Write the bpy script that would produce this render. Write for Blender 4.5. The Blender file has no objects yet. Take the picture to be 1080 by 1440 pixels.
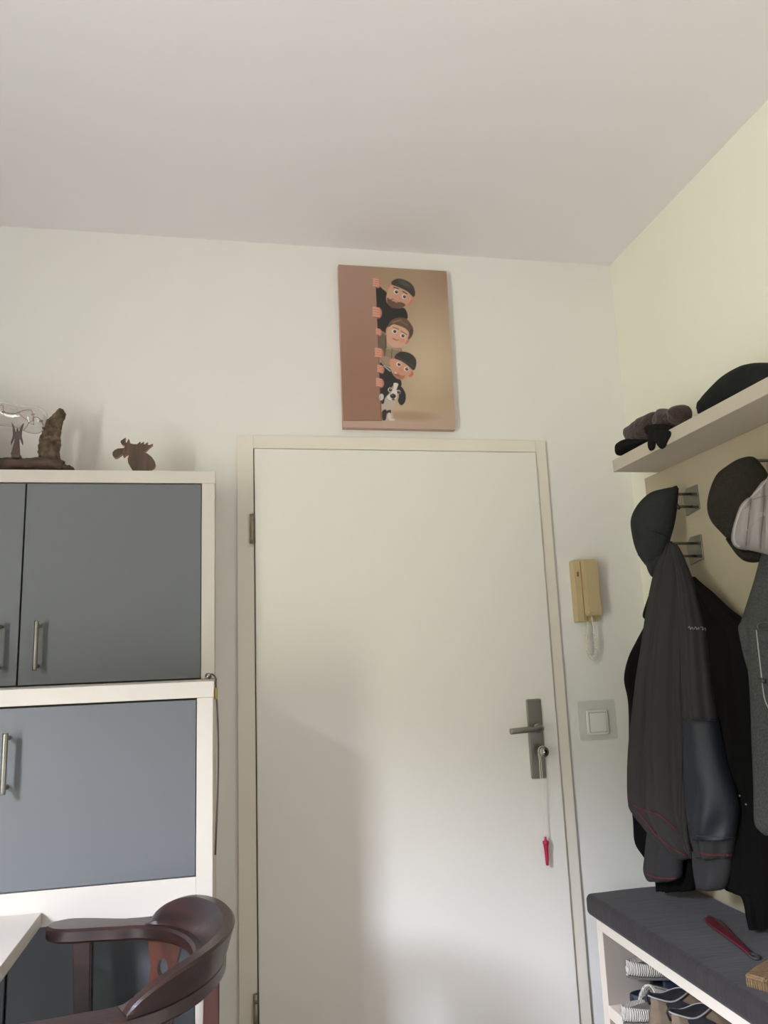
import bpy, bmesh, math, random
import numpy as np
from mathutils import Vector, Matrix, noise

random.seed(4)
PI = math.pi
scene = bpy.context.scene
COL = scene.collection

# ------------------------------------------------------------------ camera
F_PX, PITCH, ROLL, YAW = 1100.4, 0.18857, -0.03975, 0.20125
CAM = Vector((0.0, -2.5486, 1.2782))
_f = Vector((math.sin(YAW) * math.cos(PITCH), math.cos(YAW) * math.cos(PITCH), math.sin(PITCH)))
_r0 = Vector((math.cos(YAW), -math.sin(YAW), 0)); _u0 = _r0.cross(_f)
_r = math.cos(ROLL) * _r0 + math.sin(ROLL) * _u0
_u = -math.sin(ROLL) * _r0 + math.cos(ROLL) * _u0
cd = bpy.data.cameras.new('camera'); cam = bpy.data.objects.new('camera', cd); COL.objects.link(cam)
m = Matrix((( _r.x, _u.x, -_f.x, CAM.x), (_r.y, _u.y, -_f.y, CAM.y), (_r.z, _u.z, -_f.z, CAM.z), (0, 0, 0, 1)))
cam.matrix_world = m
cd.sensor_fit = 'VERTICAL'; cd.sensor_height = 24.0; cd.sensor_width = 18.0
cd.lens = F_PX / 1440.0 * 24.0
cd.clip_start = 0.01
scene.camera = cam
scene.view_settings.view_transform = 'Standard'; scene.view_settings.look = 'None'
scene.view_settings.gamma = 1.0; scene.view_settings.use_curve_mapping = False
scene.view_settings.exposure = 0.0
scene.cycles.max_bounces = 12; scene.cycles.diffuse_bounces = 8

# ------------------------------------------------------------------ daylight
WX, WY0, WY1, WZ0, WZ1 = -1.80, -3.22, -2.50, 0.35, 2.42      # window in the left wall
world = bpy.data.worlds.new('sky'); scene.world = world; world.use_nodes = True
wn = world.node_tree; wn.nodes.clear()
wo = wn.nodes.new('ShaderNodeOutputWorld'); bg = wn.nodes.new('ShaderNodeBackground')
tc = wn.nodes.new('ShaderNodeTexCoord'); sx = wn.nodes.new('ShaderNodeSeparateXYZ')
mr = wn.nodes.new('ShaderNodeMapRange'); mr.inputs['From Min'].default_value = -1; mr.inputs['From Max'].default_value = 1
rp = wn.nodes.new('ShaderNodeValToRGB'); cr = rp.color_ramp
# elevation: 0 = straight down, .5 = horizon, 1 = zenith; paving, lawn, trees up to about 15 degrees, then sky
cr.elements[0].position = 0.0; cr.elements[0].color = (1.02, 1.0, .94, 1)
cr.elements[1].position = 1.0; cr.elements[1].color = (6.0, 6.6, 8.2, 1)
for p, c in ((.40, (1.02, 1.01, .91, 1)), (.47, (.86, .92, .68, 1)), (.58, (.50, .55, .40, 1)), (.652, (.50, .55, .42, 1)), (.676, (8.6, 9.1, 11.0, 1)), (.80, (8.6, 9.2, 11.3, 1))):
    e = cr.elements.new(p); e.color = c
wn.links.new(tc.outputs['Generated'], sx.inputs[0]); wn.links.new(sx.outputs['Z'], mr.inputs['Value'])
wn.links.new(mr.outputs[0], rp.inputs[0]); wn.links.new(rp.outputs[0], bg.inputs['Color'])
bg.inputs['Strength'].default_value = 22.0
wn.links.new(bg.outputs[0], wo.inputs[0])
pl = bpy.data.lights.new('window_portal', 'AREA'); pl.shape = 'RECTANGLE'
pl.size = WZ1 - WZ0 - .02; pl.size_y = WY1 - WY0 - .02; pl.cycles.is_portal = True
po = bpy.data.objects.new('window_portal', pl); COL.objects.link(po)
po.matrix_world = Matrix.Translation((WX - .13, (WY0 + WY1) / 2, (WZ0 + WZ1) / 2)) @ Matrix.Rotation(-PI / 2, 4, 'Y')

# ------------------------------------------------------------------ helpers
def ray(px, py): return _f + (px - 540) / F_PX * _r - (py - 720) / F_PX * _u
def at(px, py, ax, v):
    d = ray(px, py); i = 'xyz'.index(ax); return CAM + d * ((v - CAM[i]) / d[i])
def onplane(px, py, p0, n):
    d = ray(px, py); return CAM + d * ((Vector(p0) - CAM).dot(n) / d.dot(n))
def lin(c): return tuple(((v / 255) / 12.92 if v <= 10 else ((v / 255 + .055) / 1.055) ** 2.4) for v in c)

def mat(name, c, rough=.6, metal=0, var=0, vscale=20, bump=0, bscale=60, c2=None, stretch=None, sheen=0, spec=None, wave=0):
    M = bpy.data.materials.new(name); M.use_nodes = True; nt = M.node_tree; b = nt.nodes['Principled BSDF']
    c = lin(c); b.inputs['Roughness'].default_value = rough; b.inputs['Metallic'].default_value = metal
    if sheen: b.inputs['Sheen Weight'].default_value = sheen
    if spec is not None: b.inputs['Specular IOR Level'].default_value = spec
    b.inputs['Base Color'].default_value = (*c, 1)
    tcn = nt.nodes.new('ShaderNodeTexCoord'); mp = nt.nodes.new('ShaderNodeMapping')
    nt.links.new(tcn.outputs['Object'], mp.inputs[0])
    if stretch: mp.inputs['Scale'].default_value = stretch
    if var or c2:
        n = nt.nodes.new('ShaderNodeTexNoise'); n.inputs['Scale'].default_value = vscale; n.inputs['Detail'].default_value = 5
        nt.links.new(mp.outputs[0], n.inputs['Vector'])
        r = nt.nodes.new('ShaderNodeValToRGB')
        a = lin(c2) if c2 is not None and not isinstance(c2, float) else tuple(v * (1 - var) for v in c)
        bb = c if c2 is not None else tuple(min(1, v * (1 + var)) for v in c)
        r.color_ramp.elements[0].position = .3; r.color_ramp.elements[1].position = .7
        r.color_ramp.elements[0].color = (*a, 1); r.color_ramp.elements[1].color = (*bb, 1)
        nt.links.new(n.outputs[0], r.inputs[0]); nt.links.new(r.outputs[0], b.inputs['Base Color'])
    if bump:
        if wave:
            n = nt.nodes.new('ShaderNodeTexWave'); n.inputs['Scale'].default_value = wave; n.inputs['Distortion'].default_value = 1.5
        else:
            n = nt.nodes.new('ShaderNodeTexNoise'); n.inputs['Scale'].default_value = bscale; n.inputs['Detail'].default_value = 4
        nt.links.new(mp.outputs[0], n.inputs['Vector'])
        bp = nt.nodes.new('ShaderNodeBump'); bp.inputs['Strength'].default_value = bump; bp.inputs['Distance'].default_value = .004
        nt.links.new(n.outputs[0], bp.inputs['Height']); nt.links.new(bp.outputs[0], b.inputs['Normal'])
    return M

M = dict(
    wall=mat('wall_paint', (228, 226, 220), .9, bump=.10, bscale=160),
    ceil=mat('ceiling_paint', (233, 230, 229), .92, bump=.06, bscale=120),
    wallr=mat('right_wall_paint', (233, 231, 214), .9, bump=.10, bscale=160),
    rear=mat('rear_wall_paint', (128, 126, 126), .9),
    floor=mat('floor_laminate', (112, 104, 98), .5, var=.2, vscale=6, stretch=(1, 8, 1)),
    doorp=mat('door_lacquer', (229, 225, 216), .45),
    framep=mat('door_frame_lacquer', (226, 219, 205), .45),
    gap=mat('shadow_gap_rubber', (84, 80, 70), .9),
    steel=mat('brushed_nickel', (150, 146, 139), .36, .9, bump=.05, bscale=300, stretch=(1, 1, .05)),
    hinge=mat('hinge_metal', (150, 140, 122), .35, .85),
    chrome=mat('satin_chrome', (205, 203, 198), .18, 1),
    black=mat('black_plastic', (22, 21, 21), .5),
    cab=mat('cabinet_white_laminate', (207, 200, 190), .5),
    blue=mat('slate_blue_laminate', (103, 106, 108), .42, var=.02, vscale=3),
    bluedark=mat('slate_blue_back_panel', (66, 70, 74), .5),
    inner=mat('bench_laminate', (223, 213, 199), .5),
    panel=mat('beige_panel', (172, 160, 136), .6, var=.02),
    ivory=mat('yellowed_ivory_plastic', (190, 170, 130), .5, var=.03, vscale=12),
    ivoryd=mat('tan_plastic_key', (120, 100, 66), .5),
    cord=mat('white_cord_plastic', (226, 220, 205), .5),
    switch=mat('white_switch_plastic', (226, 224, 218), .3),
    red=mat('crimson_plastic', (170, 22, 58), .4),
    dred=mat('dark_red_lacquer', (84, 18, 36), .4),
    wood=mat('dark_mahogany', (52, 30, 26), .3, c2=(32, 20, 19), vscale=9, stretch=(1, 1, 6), bump=.08),
    woodm=mat('red_brown_splat_wood', (78, 44, 33), .35, c2=(50, 29, 24), vscale=9, stretch=(5, 1, 1), bump=.05),
    bark=mat('rough_bark', (116, 98, 76), .95, c2=(50, 40, 33), vscale=60, bump=1, bscale=70),
    log=mat('driftwood_log', (88, 68, 58), .9, c2=(48, 37, 33), vscale=26, bump=.9, bscale=60, stretch=(.5, 1, 1)),
    moose=mat('stained_sawn_wood', (96, 76, 62), .8, c2=(64, 50, 42), vscale=30, stretch=(3, 1, .3), bump=.3),
    moosee=mat('pale_sawn_edge', (176, 140, 104), .8, var=.1),
    rust=mat('dark_brown_metal', (84, 68, 64), .7, .2),
    rose=mat('rose_copper_wire', (176, 132, 124), .4, .4),
    knit=mat('brown_knitted_wool', (62, 50, 44), 1, var=.35, vscale=160, bump=1, bscale=230, sheen=.2, spec=.1),
    fleece=mat('black_fleece', (28, 27, 27), 1, var=.2, vscale=80, bump=.5, bscale=200, spec=.1),
    capblk=mat('black_wool', (29, 31, 30), .95, var=.2, vscale=60, bump=.3, bscale=200, spec=.15),
    capgrey=mat('charcoal_cotton', (42, 44, 43), .9, var=.08, vscale=40, bump=.3, bscale=260, spec=.2),
    capbrn=mat('olive_brown_tweed', (46, 42, 35), .95, c2=(34, 31, 27), vscale=90, bump=.5, bscale=200, spec=.15),
    quilt=mat('pale_grey_nylon', (138, 131, 127), .7, bump=.5, bscale=25),
    quilts=mat('quilt_seam_thread', (110, 100, 96), .8),
    shell=mat('dark_grey_softshell', (52, 49, 48), .85, var=.05, vscale=18, bump=.3, bscale=18, spec=.2),
    shells=mat('grey_softshell_side', (50, 48, 49), .85, var=.05, vscale=18, bump=.3, bscale=18, spec=.2),
    navy=mat('navy_nylon', (18, 23, 33), .6, var=.08, bump=.8, bscale=16),
    piping=mat('dark_red_piping', (84, 28, 34), .8),
    coat=mat('black_wool_coat', (15, 14, 14), .98, var=.1, bump=.4, bscale=12, spec=.1),
    tweed=mat('grey_melange_wool', (66, 67, 65), .98, var=.3, vscale=260, bump=.4, bscale=200, spec=.1),
    grey=mat('grey_thread', (150, 148, 146), .8),
    suede=mat('grey_suede_cushion', (54, 50, 51), .95, c2=(45, 42, 43), vscale=9, bump=.35, bscale=30, sheen=.12, spec=.12, stretch=(.5, 3, 1)),
    hookm=mat('dull_chrome', (120, 117, 108), .32, .95),
    shelf=mat('cream_shelf_laminate', (188, 178, 160), .6),
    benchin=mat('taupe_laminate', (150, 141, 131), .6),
    seamnavy=mat('navy_seam', (40, 50, 66), .7),
    trim=mat('pale_grey_binding', (158, 152, 148), .6),
    outsole=mat('dark_grey_outsole', (92, 90, 90), .8),
    rubber=mat('white_foam_rubber', (198, 191, 180), .6, bump=.9, wave=55),
    insole=mat('grey_footbed', (120, 113, 105), .8, var=.15, vscale=40),
    navyr=mat('navy_rubber', (36, 42, 58), .6, var=.2, vscale=200),
    brownl=mat('brown_nubuck', (112, 96, 78), .8, var=.15, vscale=40, bump=.2),
    elastic=mat('black_shoe_lining', (34, 34, 38), .7),
    sole=mat('dark_shoe_sole', (50, 50, 54), .6),
    straw=mat('tan_bristle', (138, 112, 78), .9, c2=(92, 72, 50), vscale=90, stretch=(1, 6, 1), bump=.6),
    redshoe=mat('dark_red_leather', (100, 22, 28), .5),
)
gl = bpy.data.materials.new('clear_glass'); gl.use_nodes = True
g = gl.node_tree.nodes['Principled BSDF']; g.inputs['Transmission Weight'].default_value = 1; g.inputs['Roughness'].default_value = .03
g.inputs['IOR'].default_value = 1.45; g.inputs['Base Color'].default_value = (.98, .97, .96, 1); M['glass'] = gl
ac = bpy.data.materials.new('clear_acrylic'); ac.use_nodes = True
nt = ac.node_tree; g = nt.nodes['Principled BSDF']; g.inputs['Roughness'].default_value = .15; g.inputs['Base Color'].default_value = (.75, .75, .72, 1)
g.inputs['Alpha'].default_value = .22; M['acrylic'] = ac

LOC = {}
def thing(name, label, cat, loc=(0, 0, 0), group=None, kind=None):
    o = bpy.data.objects.new(name, None); COL.objects.link(o); o.location = loc; o.empty_display_size = .05
    if label: o['label'] = label
    if cat: o['category'] = cat
    if group: o['group'] = group
    if kind: o['kind'] = kind
    LOC[o.name] = Vector(loc)
    return o
def put(o, parent):
    """children are modelled in world coordinates"""
    if parent is not None:
        o.parent = parent
        o.matrix_parent_inverse = Matrix.Identity(4)
        off = LOC.get(parent.name, Vector((0, 0, 0)))
        if o.type == 'MESH' and off.length > 0: o.data.transform(Matrix.Translation(-off))
    return o
def link(name, me, material, parent=None, smooth=False, label=None):
    for q in (material if isinstance(material, (list, tuple)) else [material]): me.materials.append(q)
    if smooth: me.polygons.foreach_set('use_smooth', [True] * len(me.polygons))
    me.name = name
    o = bpy.data.objects.new(name, me); COL.objects.link(o)
    if label: o['label'] = label
    put(o, parent)
    return o
def angle_smooth(me, deg=32):
    bm = bmesh.new(); bm.from_mesh(me)
    for f in bm.faces: f.smooth = True
    for e in bm.edges: e.smooth = not (len(e.link_faces) == 2 and e.calc_face_angle(0) > math.radians(deg))
    bm.to_mesh(me); bm.free(); return me
from mathutils.bvhtree import BVHTree
def draper(o):
    off = LOC.get(o.parent.name, Vector((0, 0, 0))) if o.parent else Vector((0, 0, 0))
    bv = BVHTree.FromPolygons([v.co + off for v in o.data.vertices], [tuple(p.vertices) for p in o.data.polygons])
    def f(px, py, lift=.001, fallback=None):
        d = ray(px, py).normalized(); h = bv.ray_cast(CAM, d)
        if h[0] is None:
            h = bv.find_nearest(CAM + d * 2.6 if fallback is None else fallback)
        n = h[1] if h[1].dot(d) < 0 else -h[1]
        return h[0] + n * lift
    return f
def drape(o, pts, r, lift=.001, seg=8, sub_=4):
    f = draper(o); P = [tuple(p[:2]) for p in catmull([(x, y, 0) for x, y in pts], sub_)]
    return tubem([f(x, y, lift) for x, y in P], r, seg)
def roundbox(x0, x1, y0, y1, z0, z1, r, n=5, wob=0):
    bm = bmesh.new(); lo = Vector((x0, y0, z0)); hi = Vector((x1, y1, z1))
    def ax(a, b):
        mid = max(2, int((b - a - 2 * r) / .05)); e = [r * k / n for k in range(n)]
        return [a + v for v in e] + [a + r + (b - a - 2 * r) * k / mid for k in range(mid)] + [b - r + v for v in e] + [b]
    A = [ax(lo[i], hi[i]) for i in range(3)]
    for i in range(3):
        j, k = (i + 1) % 3, (i + 2) % 3
        for side in (lo[i], hi[i]):
            g = []
            for a in A[j]:
                row = []
                for b in A[k]:
                    v = Vector((0, 0, 0)); v[i] = side; v[j] = a; v[k] = b
                    c = Vector([min(max(v[q], lo[q] + r), hi[q] - r) for q in range(3)]); d = v - c
                    if d.length > 0:
                        v = c + d.normalized() * r
                    if wob: v.z += wob * noise.noise(v * 7) if v.z > (z0 + z1) / 2 else 0
                    row.append(bm.verts.new(v))
                g.append(row)
            for a in range(len(g) - 1):
                for b in range(len(g[0]) - 1): bm.faces.new((g[a][b], g[a + 1][b], g[a + 1][b + 1], g[a][b + 1]))
    bmesh.ops.remove_doubles(bm, verts=bm.verts, dist=.0002); bmesh.ops.recalc_face_normals(bm, faces=bm.faces)
    me = bpy.data.meshes.new('r'); bm.to_mesh(me); bm.free(); return me
def sub(name, me, material, parent, smooth=False):     # grandchild: parent is a mesh part in a thing at an offset
    root = parent.parent
    me.transform(Matrix.Translation(-LOC[root.name]))
    me.materials.append(material)
    if smooth: me.polygons.foreach_set('use_smooth', [True] * len(me.polygons))
    o = bpy.data.objects.new(name, me); COL.objects.link(o); o.parent = parent
    return o
def tag(o, label=None, cat=None, group=None, kind=None):
    for k, v in (('label', label), ('category', cat), ('group', group), ('kind', kind)):
        if v: o[k] = v
    return o
def mk(verts, faces):
    me = bpy.data.meshes.new('m'); me.from_pydata([tuple(v) for v in verts], [], faces); me.update()
    bm = bmesh.new(); bm.from_mesh(me); bmesh.ops.recalc_face_normals(bm, faces=bm.faces); bm.to_mesh(me); bm.free()
    return me
def boxm(parts, bevel=0, seg=2):
    """parts: list of (x0,x1,y0,y1,z0,z1)"""
    bm = bmesh.new()
    for (a, b, c, d, e, f) in parts:
        r = bmesh.ops.create_cube(bm, size=1)
        bmesh.ops.transform(bm, matrix=Matrix.Translation(((a + b) / 2, (c + d) / 2, (e + f) / 2)) @ Matrix.Diagonal((abs(b - a), abs(d - c), abs(f - e), 1)), verts=r['verts'])
    if bevel: bmesh.ops.bevel(bm, geom=bm.edges[:], offset=bevel, segments=seg, profile=.5, affect='EDGES')
    me = bpy.data.meshes.new('m'); bm.to_mesh(me); bm.free(); return me
def box(name, a, b, c, d, e, f, material, parent=None, bevel=.0015, label=None, seg=2):
    return link(name, boxm([(a, b, c, d, e, f)], bevel, seg), material, parent, label=label)
def catmull(P, n, closed=False):
    P = [Vector(p) for p in P]; N = len(P); out = []
    for i in range(N if closed else N - 1):
        if closed: a, b, c, d = P[(i - 1) % N], P[i], P[(i + 1) % N], P[(i + 2) % N]
        else: a, b, c, d = P[max(i - 1, 0)], P[i], P[i + 1], P[min(i + 2, N - 1)]
        for k in range(n):
            t = k / n
            out.append(.5 * ((2 * b) + (c - a) * t + (2 * a - 5 * b + 4 * c - d) * t * t + (3 * b - a - 3 * c + d) * t ** 3))
    if not closed: out.append(P[-1])
    return out
def tubem(path, r, seg=10, closed=False, flat=None):
    path = [Vector(p) for p in path]; n = len(path); V = []; Fc = []
    up = None
    for i, p in enumerate(path):
        a = path[(i - 1) % n] if closed or i else path[0]; b = path[(i + 1) % n] if closed or i < n - 1 else path[-1]
        t = (b - a).normalized()
        if up is None: up = t.orthogonal().normalized()
        up = (up - t * up.dot(t)).normalized(); w = t.cross(up)
        rr = r[i] if isinstance(r, (list, tuple)) else r
        for k in range(seg):
            g_ = 2 * PI * k / seg; V.append(p + up * math.cos(g_) * rr + w * math.sin(g_) * rr)
    for i in range(n if closed else n - 1):
        j = (i + 1) % n
        for k in range(seg): Fc.append((i * seg + k, i * seg + (k + 1) % seg, j * seg + (k + 1) % seg, j * seg + k))
    if not closed: Fc += [tuple(range(seg)), tuple((n - 1) * seg + k for k in range(seg))]
    return mk(V, Fc)
def tube(name, path, r, material, parent=None, seg=10, closed=False, label=None):
    return link(name, tubem(path, r, seg, closed), material, parent, True, label)
def prismm(front, offset):
    n = len(front); V = [Vector(p) for p in front] + [Vector(p) + Vector(offset) for p in front]
    return mk(V, [tuple(range(n)), tuple(range(2 * n - 1, n - 1, -1))] + [(i, (i + 1) % n, n + (i + 1) % n, n + i) for i in range(n)])
def lathem(prof, origin, axis, seg=28):
    """prof: (r, h) along axis"""
    ax = Vector(axis).normalized(); a = ax.orthogonal().normalized(); b = ax.cross(a); V = []; Fc = []
    for r, h in prof:
        for k in range(seg):
            t = 2 * PI * k / seg; V.append(Vector(origin) + ax * h + (a * math.cos(t) + b * math.sin(t)) * r)
    for i in range(len(prof) - 1):
        for k in range(seg): Fc.append((i * seg + k, i * seg + (k + 1) % seg, (i + 1) * seg + (k + 1) % seg, (i + 1) * seg + k))
    if prof[0][0] > 1e-6: Fc.append(tuple(range(seg)))
    if prof[-1][0] > 1e-6: Fc.append(tuple((len(prof) - 1) * seg + k for k in range(seg)))
    return mk(V, Fc)
def vplane(p0, d):
    d = Vector((d[0], d[1], 0)).normalized(); n = Vector((d.y, -d.x, 0))
    if n.dot(CAM - Vector((p0[0], p0[1], CAM.z))) < 0: n = -n
    return Vector((p0[0], p0[1], 0)), d, n
def pillowm(outl, plane, tf, tb, rings=9, sub_=4, jitter=0, jsc=20, ctr=None, power=1.0, zmin=None, xmax=None):
    p0, d, n = plane
    P = catmull([onplane(x, y, p0, n) for x, y in outl], sub_, True)
    c = onplane(*ctr, p0, n) if ctr else sum(P, Vector()) / len(P); N = len(P)
    V = []; Fc = []
    for side, th in ((1, tf), (-1, tb)):
        base = len(V)
        for k in range(1 if side < 0 else 0, rings):
            t = k / rings * PI / 2; s = math.cos(t); h = math.sin(t) ** power * th
            for q in P:
                v = c + (q - c) * s + n * side * h
                if jitter and k: v += n * side * jitter * noise.noise(v * jsc) * math.sin(t)
                V.append(v)
        V.append(c + n * side * th)
    f0 = 0; fc = rings * N; b0 = fc + 1; bc = b0 + (rings - 1) * N
    for k in range(rings - 1):
        for i in range(N): Fc.append((k * N + i, k * N + (i + 1) % N, (k + 1) * N + (i + 1) % N, (k + 1) * N + i))
    for i in range(N): Fc.append(((rings - 1) * N + i, (rings - 1) * N + (i + 1) % N, fc))
    for i in range(N): Fc.append((i, (i + 1) % N, b0 + (i + 1) % N, b0 + i))
    for k in range(rings - 2):
        for i in range(N): Fc.append((b0 + k * N + i, b0 + k * N + (i + 1) % N, b0 + (k + 1) * N + (i + 1) % N, b0 + (k + 1) * N + i))
    for i in range(N): Fc.append((b0 + (rings - 2) * N + i, b0 + (rings - 2) * N + (i + 1) % N, bc))
    if zmin is not None:
        for v in V: v.z = max(v.z, zmin)
    if xmax is not None:
        for v in V: v.x = min(v.x, xmax)
    return mk(V, Fc)
def loftm(rows, plane, df, db, folds=(), seg=72, sub_=5, zmin=None, xmax=None, wob=.006):
    """rows: (py, left px, right px, offset towards the viewer's side, depth scale); a hanging cloth tube"""
    p0, d, n = plane; R = catmull([Vector((r[0], r[1], r[2], )) for r in rows], sub_)
    O = catmull([Vector((r[3], r[4], 0)) for r in rows], sub_)
    V = []; Fc = []; nr = len(R)
    for i, (q, o) in enumerate(zip(R, O)):
        p = p0 + n * o.x; A = onplane(q.y, q.x, p, n); B = onplane(q.z, q.x, p, n)
        c = (A + B) / 2; h = (B - A) / 2; u = i / (nr - 1)
        for k in range(seg):
            t = 2 * PI * k / seg; cx = math.cos(t); sy = math.sin(t)
            w = (df if sy > 0 else db) * o.y
            y = (abs(sy) ** .75) * math.copysign(1, sy) * w
            fo = 0
            for amp, fr, ph, dr in folds: fo += amp * math.sin(fr * cx + ph + dr * u) * min(1, .25 + u * 1.4) * abs(sy)
            v = c + h * cx + n * (y + fo * math.copysign(1, sy) * (1 if sy > 0 else .3))
            v += n * wob * noise.noise(v * 9) * abs(sy)
            if zmin is not None: v.z = max(v.z, zmin)
            if xmax is not None: v.x = min(v.x, xmax)
            V.append(v)
    for i in range(nr - 1):
        for k in range(seg): Fc.append((i * seg + k, i * seg + (k + 1) % seg, (i + 1) * seg + (k + 1) % seg, (i + 1) * seg + k))
    Fc += [tuple(range(seg)), tuple((nr - 1) * seg + k for k in range(seg))]
    return mk(V, Fc)
def strip_on(obj_me, a_px, plane, lift, r, seg=8):
    """path over pixels projected on a vertical plane lifted towards the viewer"""
    p0, d, n = plane
    return tubem(catmull([onplane(x, y, p0 + n * lift, n) for x, y in a_px], 5), r, seg)

# ------------------------------------------------------------------ room shell
XL, XR, YB, YF, ZC = WX, 1.4447, 0.0, -4.6, 2.7387
T = .12
tag(box('floor', XL - T, XR + T, YF - T, YB + T, -T, 0, M['floor'], bevel=0), kind='structure')
tag(box('ceiling', XL - T, XR + T, YF - T, YB + T, ZC, ZC + T, M['ceil'], bevel=0), kind='structure')
tag(box('wall_back', XL - T, XR + T, YB, YB + T, 0, ZC, M['wall'], bevel=0), kind='structure')
tag(box('wall_right', XR, XR + T, YF, YB, 0, ZC, M['wallr'], bevel=0), kind='structure')
tag(box('wall_rear', XL - T, XR + T, YF - T, YF, 0, ZC, M['rear'], bevel=0), kind='structure')
tag(link('wall_left', boxm([(XL - T, XL, YF, WY0, 0, ZC), (XL - T, XL, WY1, YB, 0, ZC), (XL - T, XL, WY0, WY1, 0, WZ0), (XL - T, XL, WY0, WY1, WZ1, ZC)]), M['rear']), kind='structure')
win = thing('window_1', None, None, (XL - .06, (WY0 + WY1) / 2, WZ0), kind='structure')
fr = .04; ym = (WY0 + WY1) / 2
link('window_frame', boxm([(XL - .1, XL - .04, WY0, WY0 + fr, WZ0, WZ1), (XL - .1, XL - .04, WY1 - fr, WY1, WZ0, WZ1), (XL - .1, XL - .04, WY0, WY1, WZ0, WZ0 + fr), (XL - .1, XL - .04, WY0, WY1, WZ1 - fr, WZ1)]), M['doorp'], win)
box('window_sill', XL - .02, XL + .14, WY0 - .05, WY1 + .05, WZ0 - .035, WZ0 - .005, M['doorp'], win)

# ------------------------------------------------------------------ door
DL, DR, DT = .0876, 1.0726, 1.985
FL, FR_, FT = .0314, 1.1151, 2.0317
dr = thing('door_1', None, None, ((DL + DR) / 2, 0, 0), kind='structure')
link('door_frame', boxm([(FL, DL - .003, -.014, 0, 0, FT), (DR + .003, FR_, -.014, 0, 0, FT), (DL - .003, DR + .003, -.014, 0, DT + .003, FT)], .0012), M['framep'], dr)
link('door_seal', boxm([(DL - .004, DL, -.006, 0, 0, DT), (DR, DR + .004, -.006, 0, 0, DT), (DL, DR, -.006, 0, DT, DT + .004)]), M['gap'], dr)
box('door_leaf', DL, DR, -.0245, -.0005, .008, DT - .0005, M['doorp'], dr, .004, seg=3)
for zt, zb in ((1.765, 1.667), (.345, .247)):
    h = link('hinge', lathem([(0, zb), (.0075, zb + .001), (.0075, zt - .026), (.0068, zt - .0255), (.0068, zt - .0245), (.0075, zt - .024), (.0075, zt - .001), (0, zt)], (DL - .009, -.0215, 0), (0, 0, 1), 16), M['hinge'], dr, True)
    for s_ in (zb + .012, zt - .012):
        sub('hinge_pin', tubem([(DL - .009, -.02, s_), (DL - .009, -.012, s_)], .004, 8), M['hinge'], h)
# handle set
PL = [at(x, y, 'y', -.034) for x, y in ((740, 983), (761, 983), (767, 1094), (747, 1094))]
hx0, hx1 = .967, 1.019; hz0, hz1 = .885, 1.137
plate = box('handle_plate', hx0, hx1, -.034, -.0245, hz0, hz1, M['steel'], dr, .0035, seg=1)
lz = 1.045
lv = [(.998, -.03, lz), (.998, -.066, lz), (.992, -.078, lz), (.975, -.083, lz), (.93, -.084, lz - .001), (.887, -.083, lz - .003)]
lever = link('door_handle', tubem(catmull(lv, 5), [.0105] * 6 + [.0095] * 20, 14), M['steel'], dr, True)
sub('handle_collar', lathem([(.0, 0), (.016, 0), (.016, .01), (.0125, .013), (0, .013)], (.998, -.034, lz), (0, -1, 0), 24), M['steel'], lever, True)
kz = .972; kx = 1.0
kn = link('lock_knob', lathem([(.009, 0), (.009, .022), (.0155, .024), (.0165, .027), (.0165, .04), (.0145, .0425), (0, .043)], (kx, -.034, kz), (0, -1, 0), 28), M['steel'], dr, True)
sub('knob_face', lathem([(0, .0435), (.008, .0435), (.009, .0425)], (kx, -.034, kz), (0, -1, 0), 24), M['chrome'], kn, True)
# string with red pendant hanging from the knob
kt = thing('key_pendant', 'small crimson plastic pendant on a pale string hanging from the lock knob', 'pendant', (.99, -.05, .62))
loop = [(kx - .0125, -.066, kz - .012), (kx - .018, -.064, kz + .003), (kx - .012, -.062, kz + .017), (kx + .004, -.062, kz + .019)]
st = catmull([(.993, -.048, .703), (.990, -.052, .80), (.987, -.058, .90), (.985, -.064, .955)] + [(.982, -.066, .966), (.987, -.066, .985), (1.0, -.067, .9895), (1.012, -.067, .986)], 6)
tube('string', st, .0010, M['cord'], kt, 6)
tube('string', catmull([(.9935, -.048, .703), (.994, -.052, .80), (.9935, -.058, .90), (.990, -.064, .955), (.984, -.0665, .967)], 6), .0008, M['cord'], kt, 6)
link('pendant_body', lathem([(0, .622), (.0045, .624), (.0052, .635), (.0068, .672), (.0082, .686), (.0095, .688), (.0095, .696), (.005, .698), (.0035, .701), (.0035, .709), (0, .711)], (.9935, -.046, 0), (0, 0, 1), 12), M['red'], kt, True)

# ------------------------------------------------------------------ canvas picture (flat print as point colours of the cloth)
CY = -.028
c4 = [at(x, y, 'y', CY) for x, y in ((475.5, 372), (629, 381.5), (639.5, 603.5), (483, 602))]
cx0 = (c4[0].x + c4[3].x) / 2; cx1 = (c4[1].x + c4[2].x) / 2; cz1 = (c4[0].z + c4[1].z) / 2; cz0 = (c4[2].z + c4[3].z) / 2
NX, NZ = 210, 315
gx, gz = np.meshgrid(np.linspace(cx0, cx1, NX), np.linspace(cz0, cz1, NZ))
dv = np.stack([gx - CAM.x, np.full_like(gx, CY) - CAM.y, gz - CAM.z], -1)
fw = dv @ np.array(_f); PX = 540 + F_PX * (dv @ np.array(_r)) / fw; PY = 720 - F_PX * (dv @ np.array(_u)) / fw
X = (PX - 460) * 5.4; Y = (PY - 360) * 5.4          # sheet coordinates of the drawing, fixed to the cloth
U = (gx - cx0) / (cx1 - cx0); W = (cz1 - gz) / (cz1 - cz0)
def C3(*c): return np.array(c, float)
img = np.zeros(X.shape + (3,))
def mixc(mask, c): 
    global img
    img = img * (1 - mask[..., None]) + np.asarray(c, float) * mask[..., None]
bgc = C3(186, 160, 132) + 0 * X[..., None]
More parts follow.
